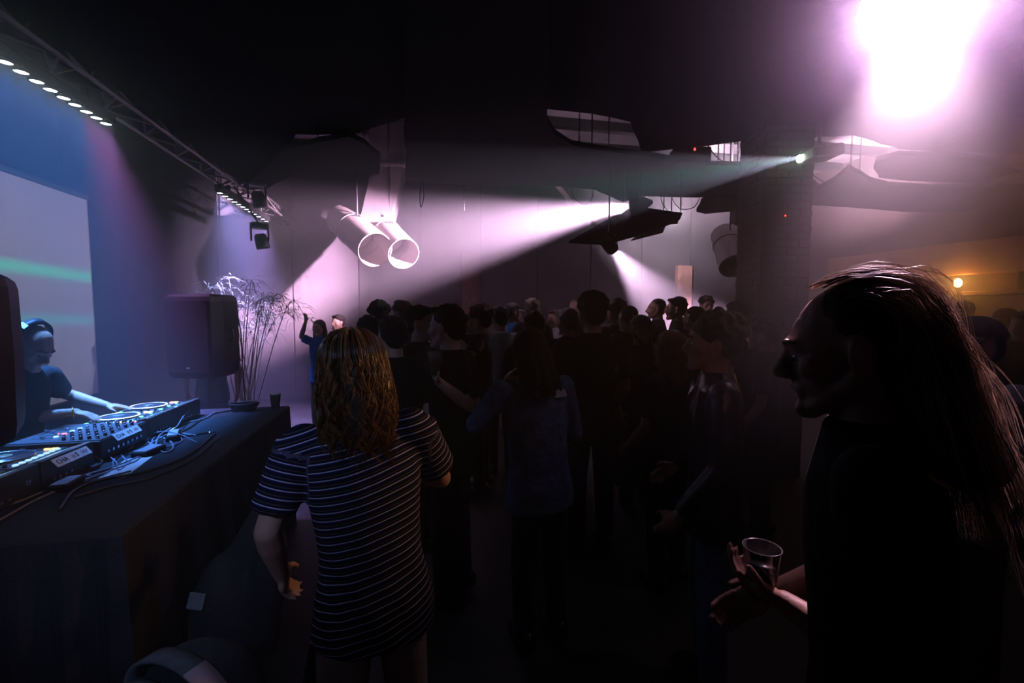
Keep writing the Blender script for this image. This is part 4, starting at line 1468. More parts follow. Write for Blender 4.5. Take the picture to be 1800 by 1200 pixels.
def person(label, pos, face, height, sk=SK_A, hair='short', hm_=H_DARK, top=M_TEE, legs=M_JEANS, sleeve='short',
           arms=None, lean=0.0, tilt=0.0, head_yaw=0.0, head_pitch=0.0, vox=0.013, seed=0, group='people in the crowd', hat=None, beard=False,
           hands=None, slim=1.0, top_disp=None, hair_build=True, eyes=False, name='person'):
    """root at the feet; local +Y is the direction the body faces"""
    s = height / 1.78
    t = thing(name, label, 'person', (pos[0], pos[1], 0), R(face), group)
    rl = Matrix.Rotation(-R(lean), 3, 'X') @ Matrix.Rotation(R(tilt), 3, 'Y')
    piv = Vector((0, 0, 0.95))

    def U(x, y, z):                       # upper body point, leaning at the hips
        return (piv + rl @ (Vector((x, y, z)) - piv)) * s

    def Lp(x, y, z):
        return Vector((x, y, z)) * s
    k = slim
    hs = s * 1.06                         # head a little large against the body
    C = U(0, 0.022, 1.638)
    Rm = rl @ Matrix.Rotation(R(head_yaw), 3, 'Z') @ Matrix.Rotation(-R(head_pitch), 3, 'X')
    if arms is None:
        arms = {}
    aj = {}
    for sd, sx in (('L', -1), ('R', 1)):
        sh = U(sx * 0.178 * k, -0.005, 1.435)
        if sd in arms:
            el, wr = Vector(arms[sd][0]) * s, Vector(arms[sd][1]) * s
        else:
            rnd = random.Random(seed * 7 + sx)
            el = U(sx * 0.235, -0.03 + rnd.uniform(-.02, .04), 1.135)
            wr = U(sx * 0.225, 0.06 + rnd.uniform(0, .12), 0.90 + rnd.uniform(0, .1))
        aj[sd] = (sh, el, wr)
    # body: one continuous skin
    mb = MB()
    P = head_shape(mb, C, Rm, hs)
    mb.cap(U(0, -0.012, 1.44), C + Rm @ Vector((0, -0.018, -0.05)) * s, 0.064 * s, 0.057 * s, 14)
    mb.ell(U(0, -0.005, 1.31), (0.148 * s * k, 0.085 * s, 0.15 * s), rl)
    mb.ell(U(0, 0.0, 1.11), (0.125 * s * k, 0.082 * s, 0.16 * s), rl)
    mb.ell(Lp(0, -0.01, 0.94), (0.14 * s * k, 0.09 * s, 0.11 * s))
    mb.cap(U(-0.14 * k, -0.01, 1.395), U(0.14 * k, -0.01, 1.395), 0.042 * s, 0.042 * s)
    for sd, sx in (('L', -1), ('R', 1)):
        sh, el, wr = aj[sd]
        mb.cap(sh, el, 0.046 * s, 0.037 * s)
        md = el.lerp(wr, 0.3)
        mb.cap(el, md, 0.037 * s, 0.039 * s)
        mb.cap(md, wr, 0.039 * s, 0.025 * s)
        hd = (hands or {}).get(sd)
        if hd:
            hand(mb, wr, hd['d'], hd['palm'], hd.get('side', sx), s, hd.get('curl', 0.4), hd.get('spread', 1.0))
        else:
            d_ = (wr - el).normalized()
            hand(mb, wr, d_, Vector((-sx, 0, 0)), sx, s, 0.55)
        kn, an = Lp(sx * 0.10, 0.012, 0.50), Lp(sx * 0.105, -0.02, 0.085)
        mb.cap(Lp(sx * 0.085 * k, -0.01, 0.90), kn, 0.078 * s, 0.050 * s)
        mb.cap(kn, an, 0.052 * s, 0.034 * s)
        mb.cap(an, an + Lp(0, 0.10, -0.045), 0.034 * s, 0.022 * s)
        o = obj('shoe', shoe_mesh, t, (an.x, an.y, 0), None)
        o.scale = (s, s, s)
    body = sculpt('body', mb, sk, t, vox, 2, 0.5)
    # top
    mt = MB()
    rings = [(0.78, 0.186, 0.128), (0.90, 0.180, 0.124), (1.02, 0.158, 0.112), (1.14, 0.160, 0.112), (1.27, 0.172, 0.116), (1.37, 0.174, 0.110), (1.435, 0.152, 0.092), (1.485, 0.104, 0.078), (1.512, 0.078, 0.072)]
    vs, fs = [], []
    nn = 24
    for z, a, b in rings:
        for i in range(nn):
            w = 2 * math.pi * i / nn
            f_ = U if z > 0.93 else Lp
            vs.append(f_(a * k * math.cos(w), b * math.sin(w) - 0.005, z))
    for j in range(len(rings) - 1):
        for i in range(nn):
            q = (i + 1) % nn
            fs.append((j * nn + i, j * nn + q, (j + 1) * nn + q, (j + 1) * nn + i))
    fs.append(tuple(range(nn))[::-1])
    fs.append(tuple(range((len(rings) - 1) * nn, len(rings) * nn)))
    mt.add(vs, fs)
    for sd, sx in (('L', -1), ('R', 1)):
        sh, el, wr = aj[sd]
        mt.ell(sh + Vector((-sx * 0.02, 0, -0.002)) * s, (0.070 * s, 0.066 * s, 0.066 * s))
        if sleeve == 'short':
            mt.cone(sh, sh.lerp(el, 0.78), 0.066 * s, 0.068 * s, 16)
        elif sleeve == 'long':
            mt.cap(sh, el, 0.066 * s, 0.056 * s, 14)
            mt.cone(el, el.lerp(wr, 0.95), 0.056 * s, 0.042 * s, 14)
    tp = sculpt('jacket' if sleeve == 'long' else 't_shirt', mt, top, t, max(vox, 0.010), 4, 0.5, top_disp)
    # trousers
    ml = MB()
    ml.ell(Lp(0, -0.008, 0.92), (0.155 * s * k, 0.106 * s, 0.12 * s))
    for sx in (-1, 1):
        ml.cone(Lp(sx * 0.078, -0.008, 0.92), Lp(sx * 0.10, 0.01, 0.50), 0.086 * s, 0.070 * s, 14)
        ml.cone(Lp(sx * 0.10, 0.01, 0.52), Lp(sx * 0.105, -0.015, 0.07), 0.072 * s, 0.060 * s, 14)
    sculpt('trousers', ml, legs, t, max(vox, 0.014), 3)
    if hair_build and hair not in ('bald', 'none'):
        mh = MB()
        hair_shape(mh, C, Rm, hs, hair, seed + 3)
        sculpt('hair', mh, hm_, t, max(0.006, vox * 0.7), 2, 0.4)
    if beard:
        mbd = MB()
        for sx in (-1, 1):
            mbd.cap(P(sx * 0.060, 0.010, -0.035), P(sx * 0.030, 0.062, -0.090), 0.018 * hs, 0.022 * hs)
            mbd.cap(P(sx * 0.022, 0.084, -0.048), P(0.0, 0.094, -0.045), 0.006 * hs, 0.007 * hs)
        mbd.cap(P(-0.024, 0.068, -0.096), P(0.024, 0.068, -0.096), 0.024 * hs, 0.024 * hs)
        mbd.ell(P(0, 0.070, -0.100), (0.030 * hs, 0.026 * hs, 0.024 * hs), Rm)
        sculpt('beard', mbd, hm_, t, max(0.006, vox * 0.7), 2)
    if hat:
        cap_hat(t, C, Rm, hs, hat)
    if eyes:
        for sx in (-1, 1):
            ee = MB().ell(P(sx * 0.031, 0.0745, 0.001), (0.0115 * hs, 0.0115 * hs, 0.0085 * hs), Rm, 12, 8).build('eye', M_EYE, t, True)
            MB().ell(P(sx * 0.031, 0.0835, -0.001), (0.0055 * hs, 0.003 * hs, 0.0055 * hs), Rm, 10, 6).build('iris', M_IRIS, ee, True)
            mbw = MB().tube(spline([P(sx * 0.014, 0.096, 0.026), P(sx * 0.030, 0.092, 0.032), P(sx * 0.048, 0.078, 0.026)], 4), [0.003, 0.004, 0.0045, 0.0045, 0.0045, 0.004, 0.004, 0.003, 0.002], 6)
            mbw.build('eyebrow', hm_, t, True)
    return {'root': t, 'C': C, 'Rm': Rm, 's': s, 'hs': hs, 'U': U, 'P': P, 'arms': aj, 'top': tp}


def place(px, ytop, d):
    p = at(px, ytop, d)
    return (p.x, p.y), p.z


def localize(root_pos, face, p):
    """world point to a person's local frame"""
    v = Vector((p[0] - root_pos[0], p[1] - root_pos[1], p[2]))
    return Matrix.Rotation(-R(face), 3, 'Z') @ v


# ------------------------------------------------------------------ the DJ
dj_face = -97.0
dj_pos = (-2.20, 2.98)
dj_h = 1.66
sdj = dj_h / 1.78
rw, rh = atz(133, 722, 1.12), None
lw = atz(186, 716, 1.13)
rwl = localize(dj_pos, dj_face, at(133, 724, 2.62)) / sdj
rel = localize(dj_pos, dj_face, at(45, 735, 2.48)) / sdj
lwl = localize(dj_pos, dj_face, at(188, 712, 2.92)) / sdj
lel = localize(dj_pos, dj_face, at(108, 690, 2.95)) / sdj
rhd = localize((0, 0), dj_face, at(200, 738, 2.66) - at(133, 724, 2.62))
lhd = localize((0, 0), dj_face, at(240, 716, 2.98) - at(188, 712, 2.92))
dj = person('bald DJ in a black T-shirt leaning over the mixer', dj_pos, dj_face, dj_h, SK_B, 'bald', H_DARK, M_TEE, M_JEANS, 'short',
            {'R': (rel, rwl), 'L': (lel, lwl)}, lean=13, head_yaw=-4, head_pitch=22, vox=0.0065, seed=91, group=None, eyes=True,
            hands={'R': {'d': rhd, 'palm': (0, 0.1, -1), 'side': 1, 'curl': 0.45}, 'L': {'d': lhd, 'palm': (0, 0.1, -1), 'side': -1, 'curl': 0.22}})
P = dj['P']
C, Rm, s = dj['C'], dj['Rm'], dj['hs']
# stubble shadow on scalp sides and jaw as a thin hair layer
st_ = MB()
for sx in (-1, 1):
    st_.ell(P(sx * 0.046, -0.040, 0.012), (0.034 * s, 0.060 * s, 0.050 * s), Rm)
st_.ell(P(0, -0.062, 0.0), (0.060 * s, 0.056 * s, 0.066 * s), Rm)
M_STUB = mat('stubble', (0.14, 0.085, 0.07), 0.8, var=0.3, scale=80)
sculpt('hair', st_, M_STUB, dj['root'], 0.006, 2)
# headphones pushed back over the crown, white panels on the near side
hp = []
for k_ in range(17):
    a = R(-10) + R(200) * k_ / 16
    hp.append(P(0.088 * math.cos(a), -0.030 - 0.012 * math.sin(a), 0.030 + 0.105 * math.sin(a)))
hb_ = MB()
vs, fs = [], []
ax = Rm @ Vector((0, 1, 0))
for k_, p in enumerate(hp):
    rad = (p - P(0, -0.03, 0.03)).normalized()
    for oy, orr in ((-0.020, 0), (0.020, 0), (0.020, 0.014), (-0.020, 0.014)):
        vs.append(p + ax * oy * s + rad * orr * s)
for k_ in range(16):
    for i in range(4):
        j = (i + 1) % 4
        fs.append((k_ * 4 + i, k_ * 4 + j, k_ * 4 + 4 + j, k_ * 4 + 4 + i))
fs += [(0, 1, 2, 3), (67, 66, 65, 64)]
hphone = thing('headphones', 'black headphones with white panels on the head of the DJ', 'headphones', dj['root'].location, R(dj_face))
hb_.add(vs, fs).build('headband', M_PLASTIC, hphone, True)
for k_ in (2, 4):
    vs2 = []
    for q in (k_, k_ + 1):
        p = hp[q]
        rad = (p - P(0, -0.03, 0.03)).normalized()
        for oy, orr in ((-0.018, 0.0135), (0.018, 0.0135), (0.018, 0.017), (-0.018, 0.017)):
            vs2.append(p + ax * oy * s + rad * orr * s)
    MB().add(vs2, [(0, 1, 5, 4), (1, 2, 6, 5), (2, 3, 7, 6), (3, 0, 4, 7), (3, 2, 1, 0), (4, 5, 6, 7)]).build('panel', M_LBL, hphone)
for sx in (-1, 1):
    MB().lathe(P(sx * 0.082, -0.032, 0.018), Rm @ Vector((sx, 0, 0)), [(0, 0.030 * s), (0.014, 0.034 * s), (0.026, 0.032 * s), (0.030, 0.02 * s), (0.030, 0.0005)], 20, True).build('ear_cup', M_PLASTIC, hphone, True)
# bracelet
wr_ = dj['arms']['R'][2]
el_ = dj['arms']['R'][1]
axw = (wr_ - el_).normalized()
br = MB()
cpt = wr_.lerp(el_, 0.06)
u_ = axw.cross(Vector((0, 0, 1))).normalized()
v_ = axw.cross(u_)
br.tube([cpt + (u_ * math.cos(w) + v_ * math.sin(w)) * 0.031 for w in [2 * math.pi * i / 20 for i in range(21)]], 0.004, 6)
br.build('bracelet', M_GOLD, dj['root'], True)
# ------------------------------------------------------------------ strands of long hair
def hair_material(name, dark, light, rough=0.34):
    m = bpy.data.materials.new(name)
    m.use_nodes = True
    nt = m.node_tree
    b = nt.nodes['Principled BSDF']
    a = nt.nodes.new('ShaderNodeAttribute')
    a.attribute_name = 'tone'
    rp = nt.nodes.new('ShaderNodeValToRGB')
    rp.color_ramp.elements[0].color = (*dark, 1)
    rp.color_ramp.elements[1].color = (*light, 1)
    nt.links.new(a.outputs['Fac'], rp.inputs['Fac'])
    nt.links.new(rp.outputs['Color'], b.inputs['Base Color'])
    b.inputs['Roughness'].default_value = rough
    b.inputs['Specular IOR Level'].default_value = 0.7
    return m


def strands(name, guides, per, spread, rad, material, parent, seed=1, nside=3, skew=1.0):
    """each guide = list of points; a lock of thin tapered strands follows it"""
    rnd = random.Random(seed)
    V, F, tone = [], [], []
    for g in guides:
        m = len(g)
        lock = rnd.random()
        for _ in range(per):
            ox, oy, oz = (rnd.gauss(0, 1) for _ in range(3))
            ph = rnd.uniform(0, 6.28)
            tn = min(1, max(0, lock ** skew + rnd.uniform(-0.1, 0.2)))
            cut = m - rnd.choice((0, 0, 0, 1, 1, 2))
            base = len(V)
            for k_ in range(cut):
                f = k_ / (m - 1)
                sp_ = spread * (0.35 + 0.9 * f)
                p = g[k_] + Vector((ox, oy, oz * 0.4)) * sp_ + Vector((math.sin(ph + f * 9), math.cos(ph + f * 8), 0)) * spread * 0.3 * f
                t = (g[min(k_ + 1, m - 1)] - g[max(k_ - 1, 0)]).normalized()
                a = t.cross(Vector((0.31, 0.52, 0.79))).normalized()
                b = t.cross(a)
                r_ = rad * (1.0 - 0.75 * f ** 2) * (0.7 + 0.3 * min(1, 4 * f))
                for i in range(nside):
                    w = 2 * math.pi * i / nside
                    V.append(p + (a * math.cos(w) + b * math.sin(w)) * r_)
                    tone.append(tn)
            for k_ in range(cut - 1):
                for i in range(nside):
                    j = (i + 1) % nside
                    F.append((base + k_ * nside + i, base + k_ * nside + j, base + (k_ + 1) * nside + j, base + (k_ + 1) * nside + i))
    me = bpy.data.meshes.new(name)
    me.from_pydata(V, [], F)
    at_ = me.attributes.new('tone', 'FLOAT', 'POINT')
    at_.data.foreach_set('value', tone)
    me.shade_smooth()
    me.materials.append(material)
    return obj(name, me, parent)


# ------------------------------------------------------------------ dancer in the striped shirt, seen from behind
def stripe_material():
    m = bpy.data.materials.new('striped_jersey')
    m.use_nodes = True
    nt = m.node_tree
    b = nt.nodes['Principled BSDF']
    a = nt.nodes.new('ShaderNodeAttribute')
    a.attribute_name = 'stripe'
    mu = nt.nodes.new('ShaderNodeMath'); mu.operation = 'MULTIPLY'; mu.inputs[1].default_value = 1 / 0.0235
    fr = nt.nodes.new('ShaderNodeMath'); fr.operation = 'FRACT'
    nt.links.new(a.outputs['Fac'], mu.inputs[0])
    nt.links.new(mu.outputs[0], fr.inputs[0])
    rp = nt.nodes.new('ShaderNodeValToRGB')
    rp.color_ramp.interpolation = 'CONSTANT'
    e = rp.color_ramp.elements
    navy = (0.010, 0.013, 0.030, 1)
    e[0].position, e[0].color = 0.0, navy
    e[1].position, e[1].color = 0.30, (0.03, 0.05, 0.30, 1)
    for pos, c in ((0.38, (0.62, 0.62, 0.72, 1)), (0.49, navy), (0.78, (0.13, 0.115, 0.115, 1)), (0.85, navy)):
        q = e.new(pos)
        q.color = c
    nt.links.new(fr.outputs[0], rp.inputs['Fac'])
    nt.links.new(rp.outputs['Color'], b.inputs['Base Color'])
    b.inputs['Roughness'].default_value = 0.9
    b.inputs['Specular IOR Level'].default_value = 0.1
    return m


HP = {}


def stripes(o):
    """cloth folds and the stripe coordinate of the jersey"""
    me = o.data
    n = len(me.vertices)
    sh = {sd: HP['arms'][sd] for sd in 'LR'}
    vals = np.zeros(n)
    s = HP['s']
    for v in me.vertices:
        p = v.co
        fold = 0.006 * noise.noise(Vector((p.x * 9, p.y * 9, p.z * 3.2))) + 0.004 * noise.noise(Vector((p.x * 16 + p.z * 9, 3, p.z * 7)))
        low = max(0.0, (1.2 * s - p.z)) / (0.4 * s)
        v.co = p + v.normal * (fold * (0.7 + 1.3 * low))
    me.update()
    for i, v in enumerate(me.vertices):
        p = v.co
        val = p.z - 0.25 * p.x + 0.004 * noise.noise(Vector((p.x * 7, p.y * 7, p.z * 7)))
        for sd in 'LR':
            a, b = sh[sd][0], sh[sd][1]
            ab = b - a
            f = (p - a).dot(ab) / ab.length_squared
            q = a + ab * f
            if f > 0.12 and (p - q).length < 0.086 * s and abs(p.x) > 0.165 * s + 0.02:
                val = -f * ab.length
        vals[i] = val + 5.0
    at_ = me.attributes.new('stripe', 'FLOAT', 'POINT')
    at_.data.foreach_set('value', vals)


h1_top = at(603, 582, 1.33)
h1_pos = (h1_top.x + 0.075, h1_top.y - 0.01)
h1_h = h1_top.z + 0.012
h1 = person('dancer with wavy brown shoulder length hair in a striped navy shirt', h1_pos, 3.0, h1_h, SK_A, 'none', H_BROWN, stripe_material(), M_CHINO, 'short',
            {'L': ((-0.305, -0.035, 1.17), (-0.30, 0.10, 0.96)), 'R': ((0.235, 0.14, 1.22), (0.10, 0.33, 1.20))},
            lean=3, tilt=-4.5, head_yaw=4, head_pitch=4, vox=0.007, seed=17, group=None, top_disp=stripes, slim=1.03)
HP.update(h1)
C, Rm, s, P = h1['C'], h1['Rm'], h1['hs'], h1['P']
mh = MB()
mh.ell(P(0, -0.024, 0.040), (0.088 * s, 0.104 * s, 0.088 * s), Rm)
mh.ell(P(0, -0.060, -0.04), (0.094 * s, 0.062 * s, 0.12 * s), Rm)
for sx in (-1, 1):
    mh.cap(P(sx * 0.070, -0.035, 0.01), P(sx * 0.080, -0.045, -0.17), 0.036 * s, 0.030 * s)
mh.cap(P(0, -0.08, -0.02), P(0, -0.085, -0.18), 0.060 * s, 0.05 * s)
hr = sculpt('hair', mh, mat('hair_under_brown', (0.02, 0.012, 0.008), 0.6), h1['root'], 0.010, 3)
rnd = random.Random(3)
guides = []
for gi in range(165):
    ph = rnd.uniform(R(-215), R(35))                 # azimuth, the face side stays open
    th0 = R(rnd.uniform(4, 62))
    ln = rnd.uniform(0.215, 0.315) + 0.02 * math.cos(ph)
    amp, fq, w0 = rnd.uniform(0.010, 0.026), rnd.uniform(8, 13), rnd.uniform(0, 6.28)
    pts = []
    for k_ in range(8):
        th = th0 + (R(88) - th0) * k_ / 7
        pts.append(Vector((0.097 * math.sin(th) * math.cos(ph), -0.026 + 0.110 * math.sin(th) * math.sin(ph), 0.036 + 0.099 * math.cos(th))))
    last = pts[-1]
    for k_ in range(1, 13):
        f = k_ / 12
        z = last.z - f * ln
        w = 1.0 + 0.20 * math.sin(min(1, f * 1.3) * math.pi * 0.5) - 0.16 * f * f
        wave = amp * math.sin(w0 + fq * f * ln * 6) * (0.3 + f)
        pts.append(Vector((last.x * w + wave * math.sin(ph) + 0.01 * f * f * (1 if gi % 3 else -1), (last.y + 0.026) * (1 - 0.12 * f) - 0.026 - wave * math.cos(ph) * 0.6, z)))
    guides.append([P(*p) for p in pts])
M_H1 = hair_material('wavy_brown_hair', (0.018, 0.008, 0.004), (0.42, 0.20, 0.07), 0.30)
strands('locks', guides, 15, 0.0030, 0.0012, M_H1, hr, 4, 3, 3.0)

# ------------------------------------------------------------------ long haired man in profile, close at the right
h2_c = at(1487, 603, 0.86)
h2_face = 43.0
h2_h = at(1487, 492, 0.86).z + 0.012
o2 = Matrix.Rotation(R(h2_face), 3, 'Z') @ Vector((0, 0.075, 0))
h2_pos = (h2_c.x - o2.x, h2_c.y - o2.y)
s2 = h2_h / 1.78
w2 = localize(h2_pos, h2_face, at(1378, 1058, 0.95)) / s2
e2_ = localize(h2_pos, h2_face, at(1560, 1180, 0.82)) / s2
d2 = localize((0, 0), h2_face, at(1300, 1012, 1.02) - at(1378, 1058, 0.95))
n2 = localize((0, 0), h2_face, at(1350, 985, 0.99) - at(1330, 1040, 0.98))
h2 = person('man with long fair hair in profile, close at the right', h2_pos, h2_face, h2_h, SK_B, 'none', H_BLOND, M_TEE, M_JEANS, 'short',
            {'L': (e2_, w2), 'R': ((0.26, 0.0, 1.13), (0.16, 0.2, 1.02))},
            lean=4, head_pitch=6, vox=0.006, seed=23, group=None, eyes=True, hands={'L': {'d': d2, 'palm': n2, 'side': -1, 'curl': 0.8}})
cp2 = at(1338, 1000, 0.99)
c2 = beer_cup('dark plastic cup in the lowered hand of the long haired man', (cp2.x, cp2.y, cp2.z - 0.06), 0.7, mat('dark_drink', (0.02, 0.03, 0.035), 0.2))
me = text_mesh('YING', 0.022, 0.0008)
me.materials.append(mat('grey_cup_print', (0.30, 0.34, 0.36), 0.6))
obj('lettering', me, c2, Vector((-0.022, -0.029, 0.075)), (R(90), 0, R(-37)))
C, Rm, s, P = h2['C'], h2['Rm'], h2['hs'], h2['P']
mh = MB()
mh.ell(P(0, -0.030, 0.044), (0.082 * s, 0.096 * s, 0.082 * s), Rm)
mh.ell(P(0, -0.070, -0.03), (0.074 * s, 0.055 * s, 0.10 * s), Rm)
mh.cap(P(0, -0.085, -0.02), P(0, -0.145, -0.20), 0.055 * s, 0.04 * s)
for sx in (-1, 1):
    mh.cap(P(sx * 0.050, -0.070, 0.0), P(sx * 0.060, -0.12, -0.20), 0.036 * s, 0.03 * s)
hr2 = sculpt('hair', mh, mat('hair_under_fair', (0.045, 0.030, 0.022), 0.6), h2['root'], 0.009, 3)
rnd = random.Random(9)
guides = []
for gi in range(170):
    x0 = rnd.uniform(-1, 1)
    lon0 = R(rnd.uniform(54, 122))
    pts = []
    fr_ = math.sqrt(max(0.0, 1 - (x0 * 0.93) ** 2))
    nk = 9
    for k_ in range(nk):
        lo = lon0 + (R(168) - lon0) * k_ / (nk - 1)
        lift = 1.0 + 0.05 * rnd.random()
        pts.append(Vector((0.086 * x0, -0.022 + 0.110 * fr_ * math.cos(lo) * lift, 0.040 + 0.098 * max(0.22, fr_) * math.sin(lo) * lift)))
    last = pts[-1]
    ey, ez = -0.125 + rnd.gauss(0, 0.030), -0.27 + rnd.gauss(0, 0.045)
    amp, w0 = rnd.uniform(0.002, 0.008), rnd.uniform(0, 6.28)
    for k_ in range(1, 13):
        f = k_ / 12
        y = last.y + (ey - last.y) * (f ** 0.8)
        z = last.z + (ez - last.z) * (f ** 1.15)
        pts.append(Vector((last.x * (1 + 0.15 * f) + amp * math.sin(w0 + 8 * f), y + amp * math.cos(w0 + 7 * f), z)))
    guides.append([P(*p) for p in pts])
M_H2 = hair_material('long_fair_hair', (0.10, 0.065, 0.045), (0.42, 0.30, 0.21), 0.38)
strands('locks', guides, 9, 0.0050, 0.0009, M_H2, hr2, 8)
fly = []
for gi in range(60):
    g = guides[rnd.randrange(len(guides))]
    ofs = Vector((rnd.gauss(0, 1), rnd.gauss(0, 1), abs(rnd.gauss(0, 1)))) * 0.016
    fly.append([p + ofs * min(1, k_ / 6) for k_, p in enumerate(g)])
strands('flyaway_hair', fly, 2, 0.004, 0.0005, M_H2, hr2, 18)
# yellow print peeping out on the shoulder
M_YEL = mat('yellow_print', (0.65, 0.48, 0.03), 0.8, var=0.1)
for a_, b_ in (((-0.02, 0.05), (0.03, 0.02)), ((0.035, 0.05), (0.055, 0.02))):
    p = h2['U'](-0.10 + a_[0], -0.075, 1.445)
    MB().bbox((0, 0, 0), (0.045 if a_[0] < 0 else 0.03, 0.006, 0.035), 0.002).build('print', M_YEL, h2['root'], True, p, (R(-62), 0, R(10)))

# ------------------------------------------------------------------ the crowd
def crowd(label, px, ytop, d, face, **kw):
    pos, z = place(px, ytop, d)
    return person(label, pos, face, z + 0.0, seed=int(px), **kw), pos


crowd('far woman at the back with her fist raised', 561, 561, 6.4, 160, hair='long', top=M_TEEB, sk=SK_A, vox=0.012, head_yaw=0,
      arms={'R': ((0.30, 0.02, 1.50), (0.20, 0.04, 1.76)), 'L': ((-0.25, 0.0, 1.14), (-0.2, 0.2, 1.0))}, hands={'R': {'d': (0, 0, 1), 'palm': (0, 1, 0), 'side': 1, 'curl': 1.2}}, eyes=True)
crowd('far dark haired person with a lit cheek, right of the raised fist', 595, 552, 7.1, 140, hair='short', top=M_TEEG, sk=SK_A)
crowd('person with a round dark curly head, left of the lighter curly head', 666, 529, 4.4, 20, hair='curly')
crowd('person with lighter curly hair beside the dark curly head', 706, 528, 5.2, 5, hair='curly', hm_=H_BROWN, top=M_TEEG)
crowd('person with short dark hair just behind the striped shirt', 647, 553, 3.55, 15, hair='short')
p6, q6 = crowd('broad person in a black tee with a pale earring, beside the striped shirt', 690, 553, 2.75, 25, hair='short', top=M_TEE, slim=1.12, vox=0.010)
MB().ell(p6['P'](0.084, -0.004, -0.045), (0.008, 0.010, 0.02), None, 8, 6).build('earring', M_LBL, p6['root'], True)
crowd('man with an amber lit forehead facing right towards the cup holder', 737, 535, 3.25, -115, hair='short', sk=SK_B, top=M_TEEG, vox=0.010, eyes=True)
# man holding the cup
pos8, z8 = place(790, 533, 2.62)
f8 = 55.0
s8 = z8 / 1.78
el8 = localize(pos8, f8, at(826, 714, 2.45)) / s8
wr8 = localize(pos8, f8, at(772, 672, 2.32)) / s8
d8 = localize((0, 0), f8, at(757, 645, 2.30) - at(772, 672, 2.32))
p8 = person('man in a black tee holding up a clear cup, facing left', pos8, f8, z8, SK_A, 'short', H_DARK, M_TEE, M_JEANS, 'short',
            {'L': (el8, wr8)}, vox=0.0075, seed=8, hands={'L': {'d': d8, 'palm': localize((0, 0), f8, at(770, 640, 2.3) - at(745, 650, 2.3)), 'side': -1, 'curl': 0.75}}, eyes=True)
cpw = at(765, 640, 2.27)
M_DRINK = mat('pale_drink', (0.30, 0.34, 0.32), 0.2, var=0.05)
beer_cup('clear cup held up in the hand of the man in black', (cpw.x, cpw.y, cpw.z - 0.05), 0.6, M_DRINK)
crowd('curly haired person raising a bare forearm to the face', 844, 536, 4.2, 70, hair='curly', sk=SK_B, vox=0.011,
      arms={'L': ((-0.30, 0.02, 1.33), (-0.10, 0.22, 1.50)), 'R': ((0.25, 0.0, 1.14), (0.2, 0.2, 1.0))})
crowd('dark head over a pale shirt, left of the blue shirt', 880, 537, 4.75, 12, hair='short', top=M_TEEW)
crowd('person in a blue shirt and grey cap with a lit profile', 899, 531, 6.1, -75, hair='crop', hat=M_CAPG, top=M_TEEB, sk=SK_A)
crowd('fair haired head standing behind the others near the middle', 936, 523, 5.7, 10, hair='short', hm_=H_BLOND)
crowd('dark short haired head with a lit ear, above the denim jacket', 939, 545, 3.6, -20, hair='short', sk=SK_B)
crowd('small far person with a pale scarf around the neck', 977, 543, 6.35, 110, hair='short', top=M_TEEW, hm_=H_BROWN)
crowd('person with dark hair between the scarf and the tall curly head', 999, 540, 4.1, 15, hair='short', hm_=H_BROWN)
p16, q16 = crowd('tallest person in the middle with a big dark curly head', 1042, 514, 3.15, 2, hair='curly', top=M_TEE, slim=1.15, vox=0.010)
# pale print down the back of the tall person
M_PRINT = mat('pale_print', (0.30, 0.31, 0.33), 0.8)
for zz, body, sz in ((1.27, 'B', 0.055), (1.10, 'L', 0.04), (0.97, 'l', 0.09)):
    me = text_mesh(body, sz, 0.002)
    me.materials.append(M_PRINT)
    obj('print', me, p16['root'], p16['U'](0.128, -0.107, zz), (R(90), 0, R(25)))
crowd('far fair faced head peeping left of the tall curly head', 1012, 523, 6.7, 150, hair='crop', sk=SK_A)
crowd('dark head right of the tall curly head', 1085, 527, 5.1, 15, hair='curly')
crowd('dark smooth head in the middle, left of the backlit pair', 1106, 535, 4.4, 10, hair='crop')
crowd('bearded man in a dark cap facing the photographer', 1126, 553, 3.8, 178, hair='crop', hat=M_CAP, beard=True, sk=SK_B, eyes=True, vox=0.010)
crowd('backlit profile with short hair, left one of the pair before the beam', 1157, 523, 6.0, 68, hair='crop', sk=SK_B, vox=0.010)
crowd('backlit profile with swept hair, right one of the pair before the beam', 1192, 521, 5.4, 66, hair='short', sk=SK_B, vox=0.010)
crowd('short dark head below the orange pilaster', 1222, 536, 4.6, 20, hair='crop')
p24, q24 = crowd('bearded man with glasses standing at the back, face lit', 1242, 520, 7.2, 168, hair='curly', beard=True, sk=SK_A, eyes=True, vox=0.009, top=M_TEEN)
gl = MB()
for sx in (-1, 1):
    gl.tube([p24['P'](sx * 0.031 + 0.021 * math.cos(w), 0.098, 0.001 + 0.017 * math.sin(w)) for w in [2 * math.pi * i / 16 for i in range(17)]], 0.0028, 5)
    gl.tube([p24['P'](sx * 0.052, 0.096, 0.004), p24['P'](sx * 0.08, 0.0, 0.004)], 0.0025, 5)
gl.tube([p24['P'](-0.010, 0.099, 0.004), p24['P'](0.010, 0.099, 0.004)], 0.0025, 5)
gl.build('glasses', M_INK, p24['root'])
crowd('small dark head right of the bearded man with glasses', 1263, 541, 6.2, 30, hair='short')
crowd('dark head in front of the brick column', 1300, 529, 4.15, 25, hair='curly')
